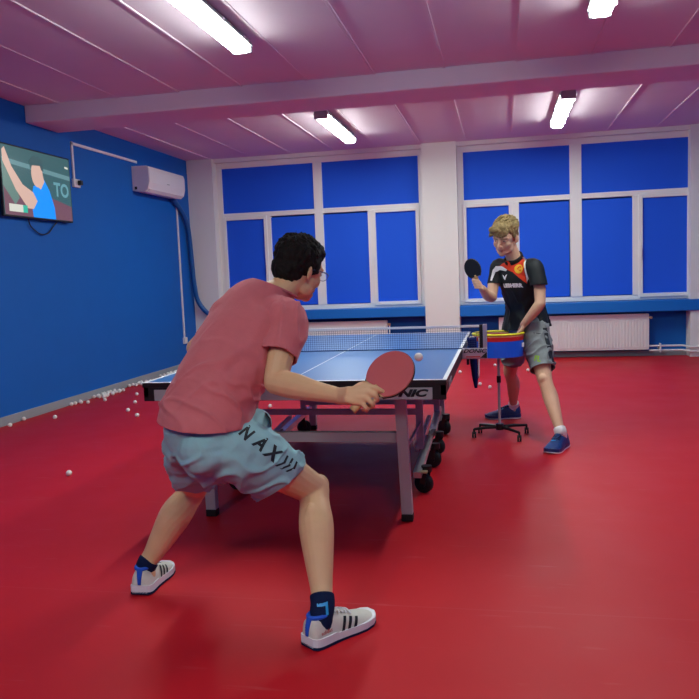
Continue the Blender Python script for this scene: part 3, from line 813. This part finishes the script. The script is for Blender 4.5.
# legs
tube(bm, [hipR+V((-.01, .02, -.045)), hipR+(kneeR-hipR)*.4, hipR+(kneeR-hipR)*.8, kneeR], [.078, .088, .068, .058], 18, (0, 0, 1), 4, 'round')
kd = (ankR-kneeR)
tube(bm, [kneeR, kneeR+kd*.12+V((.0, -.006, 0)), kneeR+kd*.32+V((.004, -.022, 0)), kneeR+kd*.60+V((.002, -.012, 0)), kneeR+kd*.85, ankR, ankR+V((.0, 0, -.05))], [.059, .057, .065, .053, .040, .037, .038], 18, (0, 0, 1), 4, 'round')
ell(bm, kneeR+V((.018, .022, .012)), (.036, .036, .042))
ell(bm, kneeR+kd*.30+V((-.012, -.030, 0)), (.032, .036, .085))
tube(bm, [hipL+V((.02, 0, -.045)), hipL+(kneeL-hipL)*.4, hipL+(kneeL-hipL)*.8, kneeL], [.078, .085, .066, .056], 18, (0, 0, 1), 4, 'round')
kd = (ankL-kneeL)
tube(bm, [kneeL, kneeL+kd*.15, kneeL+kd*.34+V((-.002, -.020, 0)), kneeL+kd*.62+V((0, -.010, 0)), kneeL+kd*.87, ankL, ankL+V((0, 0, -.04))], [.058, .058, .067, .055, .040, .036, .037], 18, (0, 0, 1), 4, 'round')
T1 = place(HC, (.52, .85, 0), .30, .10); head_volumes(bm, T1)
# racket hand: knuckles face the camera side, fingers wrap the handle
K = [hp(4.0, -11.0, .016), hp(4.5, -5.0, .024), hp(1.5, 1.0, .024), hp(-3.5, 6.0, .020)]
F = [[hp(13, -8.5, .030), hp(21, -4, .022), hp(28, -1.0, .012)],
     [hp(12.0, -1.0, .029), hp(13.5, 4.5, .010), hp(8.0, 5.0, -.012)],
     [hp(8.0, 6.5, .029), hp(9.0, 11.0, .009), hp(4.0, 10.5, -.012)],
     [hp(2.0, 11.5, .025), hp(3.0, 15.0, .006), hp(-1.5, 14.5, -.012)]]
hand_volumes(bm, hp(-15, -1, .004), K, F, [hp(-2, -11, -.014), hp(8, -10, -.022), hp(17, -4, -.022)], .0115, .0088)
# resting left hand held in front
dL = (wrL-elbL).normalized(); sL = V((0, 0, 1)); 
K = [wrL+dL*.085+sL*(.030-.020*i)+V((.012*i*.3, 0, 0)) for i in range(4)]; cv = V((.45, -.25, -.1)).normalized()
F = [[k+dL*.035+cv*.012, k+dL*.045+cv*.036, k+dL*.035+cv*.055] for k in K]
hand_volumes(bm, wrL, K, F, [wrL+dL*.03+sL*.035, wrL+dL*.065+sL*.045+cv*.02, wrL+dL*.09+sL*.04+cv*.035], .011, .0085)
fuse('body', bm, [M['skin'], M['lip']], P1, .0042, 3, zones=lip_zone(T1))
eyes(P1, T1)

def fold(seed, amp, A, freq, fine=.0):
    amp *= 2.1
    """cloth folds: ridges running along direction A"""
    A = V(A).normalized()
    def f(p):
        q = V(p)+V((seed, seed*.7, 0)); al = q.dot(A); pe = q-A*al
        w = noise.noise(V((pe.x*freq+al*1.5, pe.y*freq, pe.z*freq))*1.0+A*al*2.0)
        w2 = noise.noise(V((pe.x*freq*2.3, pe.y*freq*2.3, pe.z*freq*2.3))+A*al*4.0)
        rd = max(0, 1-abs(w)*4.5)
        return amp*(rd*rd*.9+.5*w2)-amp*.2+fine*noise.noise(V(p)*45)
    return f
# t-shirt
bm = bmesh.new()
tube(bm, [V((-.056, -.955, .690)), V((-.047, -.945, .745)), V((-.012, -.908, .86)), V((.040, -.850, .98)), V((.082, -.79, 1.075)), V((.110, -.757, 1.148)), V((.165, -.738, 1.198)), V((.188, -.722, 1.222)), V((.200, -.715, 1.25))],
     [(.198, .160), (.198, .160), (.182, .150), (.184, .148), (.190, .140), (.158, .118), (.094, .086), (.067, .067), (.066, .066)], 30, lat, 5)
chain(bm, [V((.10, -.78, 1.13)), sh_r+V((-.01, .0, .002)), V((.240, -.85, 1.085))], [.080, .078, .070])
chain(bm, [V((.03, -.68, 1.12)), sh_l, V((-.075, -.59, 1.10))], [.085, .072, .064])
ell(bm, V((.20, -.80, 1.10)), (.085, .085, .085)); ell(bm, V((.01, -.72, 1.10)), (.10, .09, .085)); ell(bm, V((.055, -.765, 1.125)), (.13, .115, .088))
fd = fold(3.1, .0085, (.75, -.1, .65), 9, .0008)
fd2 = fold(7.7, .0075, (.95, -.3, -.25), 12, .0)
def shirt_disp(p):
    k = max(0, min(1, (1.13-p.z)/.22)); s_ = max(0, min(1, (.96-p.z)/.15)); e = max(.35, min(1, (p.z-.76)/.06))
    return (fd(p)*k*(1-s_)+fd2(p)*s_)*e
g0 = fuse('t', bm, M['tee'], None, .0065, 4, disp=shirt_disp, cuts=[((-.047, -.945, .758), (-.06, .06, -1), .34), ((.190, -.722, 1.222), (.35, .2, .9), .12)], solid=.004)
aR_ = (V((.2395, -.925, .985))-V((.254, -.87, 1.06))).normalized()
g1 = fuse('t', tb([V((.20, -.80, 1.12)), sh_r+V((-.004, -.004, -.002)), V((.252, -.873, 1.055)), V((.240, -.922, .988)), V((.234, -.945, .94))], [.056, .081, .076, .072, .072], 22, (0, 0, 1), 5, 'round'), M['tee'], None, .0065, 4,
     disp=fold(11.0, .005, (.2, -.6, -.9), 16), cuts=[((.2395, -.925, .983), aR_, .12)], solid=.004)
g2 = fuse('t', tb([V((-.02, -.63, 1.11)), sh_l, V((-.095, -.57, 1.085)), V((-.125, -.548, 1.055)), V((-.15, -.53, 1.03))], [.070, .071, .064, .062, .062], 22, (0, 0, 1), 5, 'round'), M['tee'], None, .0065, 4,
     cuts=[((-.118, -.552, 1.06), (-.55, .4, -.7), .11)], solid=.004)
merge('t_shirt', [g0, g1, g2], M['tee'], P1)
# collar rib
bm = bmesh.new(); nrm = V((.35, .2, .9)).normalized(); a1, a2 = frame_of(nrm, lat)
tube(bm, [V((.190, -.722, 1.214))+a1*(.069*math.cos(2*PI*k/30))+a2*(.068*math.sin(2*PI*k/30)) for k in range(31)], [(.004, .010)]*31, 8, nrm)
obj('collar', bm, M['tee'], P1, True)
# shorts
bm = bmesh.new()
tube(bm, [V((-.022, -.918, .835)), V((-.032, -.93, .755)), V((-.032, -.935, .68)), V((-.03, -.93, .62))], [(.160, .124), (.184, .146), (.186, .150), (.13, .11)], 28, plat, 4, 'round')
hR = V((.208, -.845, .510)); hL = V((-.222, -.665, .488))
dR = V((.50, .10, -.80)).normalized()
tube(bm, [hipR+V((-.05, .01, -.02)), V((.095, -.965, .645)), V((.160, -.905, .585)), hR, hR+dR*.05], [.112, .122, .120, .112, .111], 24, (0, 0, 1), 4)
tube(bm, [hipL+V((.02, 0, -.02)), hipL+(hL-hipL)*.35, hipL+(hL-hipL)*.7, hL, hL+(hL-hipL)*.25], [.108, .114, .106, .100, .100], 24, (0, 0, 1), 4)
bf = V((-.45, -.89, 0)).normalized()
ell(bm, V((.138, -.895, .733)), (.054, .062, .056))
ell(bm, hipR+V((-.05, 0, -.035))+bf*.035, (.105, .10, .095)); ell(bm, hipL+V((.015, 0, -.03))+bf*.035, (.105, .10, .095))
fs = fold(5.3, .0075, (.85, -.35, .25), 11, .0006)
sr = fuse('shorts', bm, M['short'], P1, .0065, 5, disp=lambda p: fs(p)*max(.25, min(1, (.74-p.z)/.10)),
     cuts=[(hR, dR, .17), (hL, (hL-hipL), .16)], solid=.004)
# dark pocket edge and print on the thigh
pd = V((.66, -.05, -.66)).normalized(); pn = V((-.05, -1, .25))
py = pn.normalized().cross(pd).normalized()
for s_, at, sz in (('N', (.138, -.95, .716), .040), ('A', (.186, -.95, .678), .044), ('X', (.222, -.95, .640), .046)):
    decal('leg_print', text_mesh(s_, sz*1.25, .0, .0022), V(at), pd, py, sr, M['ink'], P1, cuts=2)
for i in range(3):
    c0 = V((.246+i*.014, -.95, .612-i*.012)); b = poly([(-.004, -.022), (.006, 0), (-.004, .022), (.003, .022), (.014, 0), (.003, -.022)])
    decal('leg_print', b, c0, pd, py, sr, M['ink'], P1, cuts=1)
decal('pocket_edge', poly([(-.010, .028), (.004, .030), (.016, .010), (.018, -.018), (.010, -.020), (.004, .005)]), V((.190, -.95, .752)), V((.98, .19, 0)), V((0, .1, 1)), sr, M['ink'], P1, cuts=2)

def hair(parent, T, m, vols, tufts, voxel=.0032, seed=1, name='hair', amp=.006, zcut=None):
    mt, o = T; rnd = random.Random(seed); bm = bmesh.new()
    for c, r in vols: ell(bm, o+mt @ V(c), r, mt, 20)
    for (c, d, L, w) in tufts:
        a = o+mt @ V(c); dd = (mt @ V(d)).normalized()
        tube(bm, [a-dd*L*.5, a, a+dd*L*.5], [w, w*.95, w*.35], 8, mt @ V((1, 0, 0)), 2, 'round')
    return fuse(name, bm, m, parent, voxel, 1, disp=lambda p: amp*noise.noise(V((p.x*70, p.y*70, p.z*45))))
def tufts(rnd, n, c, r, zmin, L, w, sweep, keep=lambda q: True):
    out = []
    while len(out) < n:
        v = V((rnd.gauss(0, 1), rnd.gauss(0, 1), rnd.gauss(0, 1))).normalized()
        q = V((c[0]+v.x*r[0], c[1]+v.y*r[1], c[2]+v.z*r[2]))
        if q.z < zmin or not keep(q): continue
        d = V(sweep(q))+V((rnd.uniform(-.3, .3), rnd.uniform(-.3, .3), rnd.uniform(-.3, .3)))
        d = d-v*d.dot(v)*.75
        out.append((q, d, L*rnd.uniform(.7, 1.2), w*rnd.uniform(.7, 1.2)))
    return out
rnd = random.Random(4)
hv = [((0, -.020, .040), (.083, .100, .090)), ((0, -.055, -.010), (.070, .060, .066)), ((0, .030, .075), (.068, .062, .050)), ((.070, .010, .022), (.013, .034, .040)), ((-.070, .010, .022), (.013, .034, .040))]
tf = tufts(rnd, 260, (0, -.018, .045), (.082, .098, .088), -.03, .030, .0042, lambda q: (q.x*2, -.3+q.y*4, .5) if q.z > .06 else (q.x, -.2, -1), lambda q: not (q.y > .055 and q.z < .06))
hair(P1, T1, M['hair_black'], hv, tf)
# glasses
mt, o = T1; bm = bmesh.new()
for s in (-1, 1):
    c = o+mt @ V((s*.033, .105, .000)); X = mt @ V((1, 0, 0)); Z = mt @ V((0, 0, 1))
    tube(bm, [c+X*(.025*math.cos(2*PI*k/20))+Z*(.018*math.sin(2*PI*k/20)) for k in range(21)], .0013, 6, mt @ V((0, 1, 0)))
    tube(bm, [c+X*s*.025+Z*.004, o+mt @ V((s*.074, .085, .006)), o+mt @ V((s*.080, .01, .004)), o+mt @ V((s*.079, -.015, -.012))], .0015, 6, sub=3)
tube(bm, [o+mt @ V((-.009, .106, .004)), o+mt @ V((0, .112, .008)), o+mt @ V((.009, .106, .004))], .0012, 6, sub=3)
gl = obj('glasses', bm, M['lens'], P1, True)
for s in (-1, 1):
    c = o+mt @ V((s*.033, .105, .000)); Y = mt @ V((0, 1, 0))
    obj('glasses_lens', tb([c-Y*.0006, c+Y*.0006], (.0245, .0175), 20, mt @ V((1, 0, 0))), M['glass'], gl)
# shoes and socks
for heel, toe, ank, knee, side in ((heelR, toeR, ankR, kneeR, 1), (heelL, toeL, ankL, kneeL, -1)):
    sh, surf, D, X = shoe(P1, heel, toe, M['shoe_white'], M['sole_white'], M['navy'], L=.296 if side > 0 else .275, wid=.054, collar=.106, m_collar=M['royal'], stripes=M['ink'])
    a = V((heel[0], heel[1], 0))+D*.062+V((0, 0, .05)); d = (knee-ank).normalized()
    sk = obj('sock', tb([a, a+V((0, 0, .035)), ank+d*.01, ank+d*(.040 if side > 0 else .018), ank+d*(.043 if side > 0 else .021)], [(.040, .042), (.041, .043), (.042, .0435), (.0425, .044), (.040, .042)], 22, X, 4), M['navy'], P1, True)
    sb = surf(.10, .15, .003); 
    sign_text('side_lettering', 'adidas', .020, surf(.17, .36, .0035), D, (D*0+V((0, 0, 1))), M['rub_red'], sh, .0006) if side > 0 else None
    sign_text('heel_lettering', 'adidas', .014, V((heel[0], heel[1], .070))-D*.006, V((0, 0, 1)), X*-1, M['royal'], sh, .0006)
    if side > 0:
        e1 = ank+d*.055+X*.040; b = bmesh.new(); p = V((ank.x, ank.y, 0))
        patch = [(-.022, .008), (.016, .012), (.016, -.026), (.007, -.026), (.007, .002), (-.022, .000)]
        decal('sock_print', poly(patch), ank+d*.026, V((.95, .3, 0)), V((0, 0, 1)), sk, M['cyan'], P1, cuts=1)
A_ = (r_*1.0+u_*.98); A_ = (r_*.70+u_*.66-t_*.05).normalized()
racket('table_tennis_racket', 'red-faced racket held low in the right hand of the player in the rose shirt', HO+r_*(27.5*.00305)+u_*(22.5*.00305)+t_*0, A_, t_*.82+u_*.40-r_*.42, .100, M['rub_red'], M['rub_black'], b=.083)

# ------------------------------------------------------------------ the player in black, facing the camera
P2 = thing('person', 'blond person in black and red sports shirt holding a black racket beside the ball basket', 'person', (0, 0, 0))
hL, hR = V((1.255, 2.31, .80)), V((1.135, 2.48, .80))
kL, kR = V((1.310, 2.085, .455)), V((1.070, 2.74, .425))
aL, aR = V((1.402, 1.893, .115)), V((1.10, 2.985, .11))
sL, sR = V((1.252, 2.19, 1.262)), V((.998, 2.37, 1.280))
eL, wL = V((1.288, 2.125, 1.00)), V((1.168, 2.19, .845))
eR, wR = V((.945, 2.27, 1.055)), V((.882, 2.06, 1.125))
lat2 = (sL-sR).normalized(); pl2 = (hL-hR); pl2.z = 0; pl2.normalize()
HC2 = V((1.052, 2.195, 1.492)); T2 = place(HC2, (-.44, -.90, 0), .36, -.10)
bm = bmesh.new()
tube(bm, [V((1.195, 2.395, .78)), V((1.195, 2.40, .90)), V((1.175, 2.375, 1.02)), V((1.145, 2.315, 1.16)), V((1.125, 2.28, 1.26)), V((1.115, 2.27, 1.31))],
     [(.135, .095), (.115, .085), (.125, .09), (.135, .095), (.105, .075), (.058, .055)], 20, lat2, 4, 'round')
tube(bm, [V((1.12, 2.275, 1.28)), V((1.105, 2.255, 1.35)), V((1.080, 2.225, 1.42))], [.062, .054, .053], 16, lat2, 4, 'round')
chain(bm, [V((1.18, 2.25, 1.27)), sL, V((1.285, 2.165, 1.15)), eL], [.05, .054, .046, .038])
chain(bm, [eL, V((1.245, 2.14, .94)), wL], [.040, .038, .025])
chain(bm, [V((1.07, 2.31, 1.255)), sR+V((0, 0, -.01)), V((.965, 2.335, 1.18)), eR], [.05, .052, .045, .039])
chain(bm, [eR, V((.915, 2.19, 1.07)), wR], [.041, .039, .026])
for h, k, a, q in ((hL, kL, aL, (.004, .022, 0)), (hR, kR, aR, (.016, .010, 0))):
    tube(bm, [h+V((0, .01, -.03)), h+(k-h)*.4, h+(k-h)*.8, k], [.080, .080, .062, .053], 16, (0, 1, 0), 4, 'round')
    d = a-k; q = V(q)
    tube(bm, [k, k+d*.15+q*.4, k+d*.34+q, k+d*.62+q*.5, k+d*.87, a, a+V((0, 0, -.05))], [.053, .050, .055, .046, .035, .034, .036], 16, (0, 1, 0), 4, 'round')
    ell(bm, k+V((-.012, -.024, .01)), (.034, .034, .040))
head_volumes(bm, T2, 1.09)
# racket hand: fist round the handle, forefinger along the blade
ax = V((-.30, -.05, .95)).normalized(); HC_ = V((.857, 2.025, 1.155)); fr = V((-.25, -.93, .1)); sd = V((-.93, .30, .1)).normalized()
pd_ = (HC_-wR).normalized()
K = [HC_+ax*(.028-.019*i)-sd*.014+fr*.020 for i in range(4)]
F = [[K[i]+sd*.028+fr*.016, K[i]+sd*.046-fr*.006, K[i]+sd*.034-fr*.024] for i in range(4)]
hand_volumes(bm, wR, K, F, [HC_+ax*.012-fr*.02, HC_+ax*.030+sd*.012-fr*.012, HC_+ax*.045+sd*.020+fr*.004], .0105, .0085)
dd = (wL-eL).normalized(); dd = (dd+V((-.1, 0, -.8))).normalized(); ss = V((.35, -.93, 0)).normalized(); cv = V((-.9, -.2, -.3)).normalized()
K = [wL+dd*.078+ss*(.028-.019*i) for i in range(4)]
F = [[k+dd*.034+cv*.006, k+dd*.056+cv*.018, k+dd*.068+cv*.032] for k in K]
hand_volumes(bm, wL, K, F, [wL+dd*.025+ss*.032+cv*.014, wL+dd*.055+ss*.036+cv*.034, wL+dd*.078+ss*.030+cv*.048], .0105, .0082)
fuse('body', bm, [M['skin2'], M['lip']], P2, .0045, 3, zones=lip_zone(T2, 1.09))
eyes(P2, T2, 1.09, .0036)
mt, o = T2
for s in (-1, 1):
    obj('eyebrow', tb([o+mt @ V((s*.014, .102, .014)), o+mt @ V((s*.032, .099, .018)), o+mt @ V((s*.049, .087, .014))], [(.0038, .004), (.0044, .004), (.0025, .003)], 8, mt @ V((0, 0, 1)), 3, 'round'), M['hair_blond'], P2, True)
rnd = random.Random(9)
hv = [((0, -.020, .058), (.088, .105, .088)), ((0, -.062, .0), (.074, .056, .066)), ((0, .046, .088), (.070, .056, .040)), ((.075, .005, .026), (.012, .032, .036)), ((-.075, .005, .026), (.012, .032, .036)), ((.03, .085, .080), (.055, .030, .030))]
tf = tufts(rnd, 300, (0, -.015, .066), (.087, .103, .088), -.0, .050, .0050, lambda q: (q.x*1.5+.5, 1.0, .05) if q.z > .05 else (q.x, .1, -1), lambda q: not (q.y > .055 and q.z < .07))
for i in range(48):
    x = -.060+i*.0029; tf.append((V((x, .106-abs(x)*.38+rnd.uniform(-.004, .008), .058+rnd.uniform(-.012, .014)-abs(x)*.1)), V((.6+rnd.uniform(-.3, .4), .40, -.9)), .052*rnd.uniform(.7, 1.3), .0048))
hair(P2, T2, M['hair_blond'], hv, tf, .0032, amp=.0025)
# polo shirt
bm = bmesh.new()
tube(bm, [V((1.195, 2.395, .76)), V((1.195, 2.40, .83)), V((1.192, 2.40, .95)), V((1.172, 2.37, 1.06)), V((1.145, 2.315, 1.18)), V((1.130, 2.29, 1.265)), V((1.118, 2.275, 1.312)), V((1.112, 2.267, 1.335)), V((1.106, 2.26, 1.36))],
     [(.190, .150), (.188, .146), (.158, .118), (.158, .118), (.164, .118), (.130, .095), (.080, .078), (.068, .068), (.066, .066)], 28, lat2, 5)
chain(bm, [V((1.18, 2.25, 1.26)), sL, V((1.262, 2.175, 1.23))], [.066, .064, .058]); chain(bm, [V((1.06, 2.32, 1.262)), sR, V((.99, 2.355, 1.25))], [.066, .060, .056])
ell(bm, V((1.20, 2.23, 1.25)), (.07, .07, .07)); ell(bm, V((1.045, 2.33, 1.262)), (.065, .065, .065))
fp = fold(2.2, .006, (.3, .1, .9), 10)
g0 = fuse('t', bm, M['polo_black'], None, .007, 4, disp=lambda p: fp(p)*max(0, min(1, (1.2-p.z)/.2)), cuts=[((1.195, 2.398, .805), (.08, 0, -1), .30), ((1.112, 2.267, 1.335), (-.15, -.25, 1), .1)], solid=.004)
g1 = fuse('t', tb([V((1.20, 2.23, 1.26)), sL, V((1.272, 2.162, 1.19)), V((1.281, 2.150, 1.14)), V((1.286, 2.146, 1.09))], [.060, .065, .062, .063, .063], 20, (0, 1, 0), 5, 'round'), M['polo_black'], None, .007, 4, cuts=[((1.281, 2.150, 1.132), (.05, -.1, -1), .10)], solid=.004)
g2 = fuse('t', tb([V((1.05, 2.33, 1.27)), sR, V((.982, 2.345, 1.21)), V((.968, 2.325, 1.145)), V((.960, 2.31, 1.10))], [.056, .060, .057, .058, .058], 20, (0, 1, 0), 5, 'round'), M['polo_black'], None, .007, 4, cuts=[((.968, 2.325, 1.145), (-.15, -.25, -1), .10)], solid=.004)
polo = merge('polo_shirt', [g0, g1, g2], M['polo_black'], P2)
FN = V((-.52, -.85, .05)).normalized(); FX = V((.85, -.52, 0)).normalized(); FY = FN.cross(FX).normalized(); CO = V((1.125, 2.25, 1.23))
def cd(name, pts, m, c=1, o=.0015, at=CO): return decal(name, poly(pts) if isinstance(pts, list) else pts, at+FN*.05, FX, FY, polo, m, P2, off=o, cuts=c)
cd('red_yoke', [(-.105, .060), (-.050, .095), (.0, .06), (.055, .10), (.085, .085), (.098, -.085), (.060, -.050), (.005, .000), (-.050, .022), (-.12, .045)], M['orange_red'], 3)
cd('white_piping', [(.080, .105), (.092, .108), (.106, .03), (.110, -.05), (.098, -.075), (.095, .02)], M['print_white'], 2, .0022)
cd('yellow_piping', [(.074, .108), (.080, .108), (.094, .03), (.089, .028)], M['yellow'], 2, .0026)
cd('white_panel', [(-.155, .050), (-.100, .048), (-.045, .020), (-.055, .008), (-.115, .020), (-.150, .005), (-.165, -.06), (-.18, -.055), (-.175, .02)], M['print_white'], 2, .0022)
cd('emblem', disc(.033, 24), M['yellow'], 1, .0030, CO+FX*.050+FY*.022)
cd('emblem_letter', text_mesh('C', .045, .1, .002), M['orange_red'], 1, .0038, CO+FX*.052+FY*.022)
cd('chest_logo', [(-.024, .020), (-.012, .014), (-.002, .0), (.010, .016), (.024, .020), (.012, -.002), (.002, -.022), (-.010, -.012)], M['print_white'], 1, .0022, CO+FX*-.068+FY*-.035)
cd('chest_lettering', text_mesh('LIEBHERR', .036, 0, .0028, 1.02), M['print_white'], 1, .0022, CO+FX*-.012+FY*-.098)
bm = bmesh.new(); c0 = V((1.108, 2.256, 1.334)); nn = V((-.32, -.46, .83)).normalized(); q1, q2 = frame_of(nn, lat2)
tube(bm, [c0+q1*(.066*math.cos(a))+q2*(.070*math.sin(a)) for a in [-PI/2+.22+(2*PI-.44)*k/28 for k in range(29)]], [(.019, .0055)]*29, 8, nn)
obj('collar', bm, M['polo_black'], P2, True)
# grey shorts with black side stripes
bm = bmesh.new()
tube(bm, [V((1.195, 2.395, .86)), V((1.195, 2.395, .82)), V((1.195, 2.395, .77)), V((1.195, 2.395, .74))], [(.160, .116), (.172, .126), (.170, .130), (.12, .10)], 26, pl2, 4, 'round')
qL = hL+(kL-hL)*.80; qR = hR+(kR-hR)*.72
for h, q in ((hL, qL), (hR, qR)):
    tube(bm, [h+V((0, 0, .02)), h+(q-h)*.35, h+(q-h)*.75, q, q+(q-h)*.2], [.108, .104, .096, .092, .092], 22, (0, 1, 0), 4)
fq = fold(9.1, .006, (.7, -.5, .4), 11)
g2 = fuse('shorts', bm, M['grey_short'], P2, .007, 4, disp=lambda p: fq(p), cuts=[(qL, qL-hL, .15), (qR, qR-hR, .15)], solid=.004)
decal('side_stripe', poly([(-.012, .13), (.022, .13), (.030, -.155), (-.016, -.155)]), V((1.352, 2.12, .66)), V((.93, .36, 0)), V((.06, -.25, .97)), g2, M['ink'], P2, cuts=3)
decal('leg_print', text_mesh('FL', .045, .3, .002), V((1.262, 2.0, .585)), V((1, .05, 0)), V((0, -.25, .97)), g2, M['green_print'], P2, cuts=1)
decal('pocket_edge', poly([(-.03, .0), (.03, .010), (.03, .014), (-.03, .004)]), V((1.27, 2.1, .775)), V((1, .05, -.3)), V((.3, 0, 1)), g2, M['ink'], P2, cuts=1)
for heel, toe, ank, knee in (((1.432, 1.965), (1.318, 1.705), aL, kL), ((1.150, 3.000), (.870, 2.955), aR, kR)):
    sh, surf, D, X = shoe(P2, heel, toe, M['shoe_blue'], M['shoe_blue'], M['sole_white'], L=.29, wid=.056, collar=.112, m_collar=M['navy'])
    a = V((heel[0], heel[1], 0))+D*.062+V((0, 0, .05)); d = (knee-ank).normalized()
    obj('sock', tb([a, a+V((0, 0, .035)), ank+d*.005, ank+d*.025, ank+d*.028], [(.040, .042), (.041, .043), (.042, .044), (.042, .044), (.039, .041)], 20, X, 4), M['sock_white'], P2, True)
    b = bmesh.new(); 
    for i, (u0, v0) in enumerate(((.5, 1.0), (.62, 1.15))):
        q = [b.verts.new(surf(u0+du, (v0+dv) if heel[1] < 2 else PI-(v0+dv), .003)) for du, dv in ((0, 0), (.05, .1), (.03, .5), (-.02, .4))]; b.faces.new(q)
    obj('shoe_flash', b, M['cyan'], sh)
racket('table_tennis_racket', 'black-faced racket held upright by the blond player in black', V((.820, 2.005, 1.268)), V((-.34, -.08, .93)), V((-.35, -.93, 0)), .085, M['rub_black'], M['rub_red'], a=.060, b=.074)

# ================================================================== CAMERA AND RENDER SETTINGS
yaw, pit, rol = .2008, -.0983, -.0392
c, s = math.cos(yaw), math.sin(yaw); fw = V((-s, c, 0)); rt = V((c, s, 0)); up = V((0, 0, 1))
f2 = fw*math.cos(pit)+up*math.sin(pit); u2 = -fw*math.sin(pit)+up*math.cos(pit)
r3 = rt*math.cos(rol)+u2*math.sin(rol); u3 = -rt*math.sin(rol)+u2*math.cos(rol)
cam = bpy.data.cameras.new('camera'); co = bpy.data.objects.new('camera', cam); COL.objects.link(co)
cam.sensor_width = 36; cam.lens = 760.81/699*36; cam.clip_start = .05
m = Matrix((r3, u3, -f2)).transposed().to_4x4(); m.translation = V((1.0244, -3.5126, 1.2628)); co.matrix_world = m
S.camera = co
w = bpy.data.worlds.new('world'); S.world = w; w.use_nodes = True
w.node_tree.nodes['Background'].inputs[0].default_value = (.02, .03, .05, 1); w.node_tree.nodes['Background'].inputs[1].default_value = .3
S.view_settings.view_transform = 'Standard'; S.view_settings.look = 'None'; S.view_settings.gamma = 1; S.view_settings.use_curve_mapping = False
S.view_settings.exposure = 1.35
S.cycles.max_bounces = 8; S.cycles.diffuse_bounces = 6
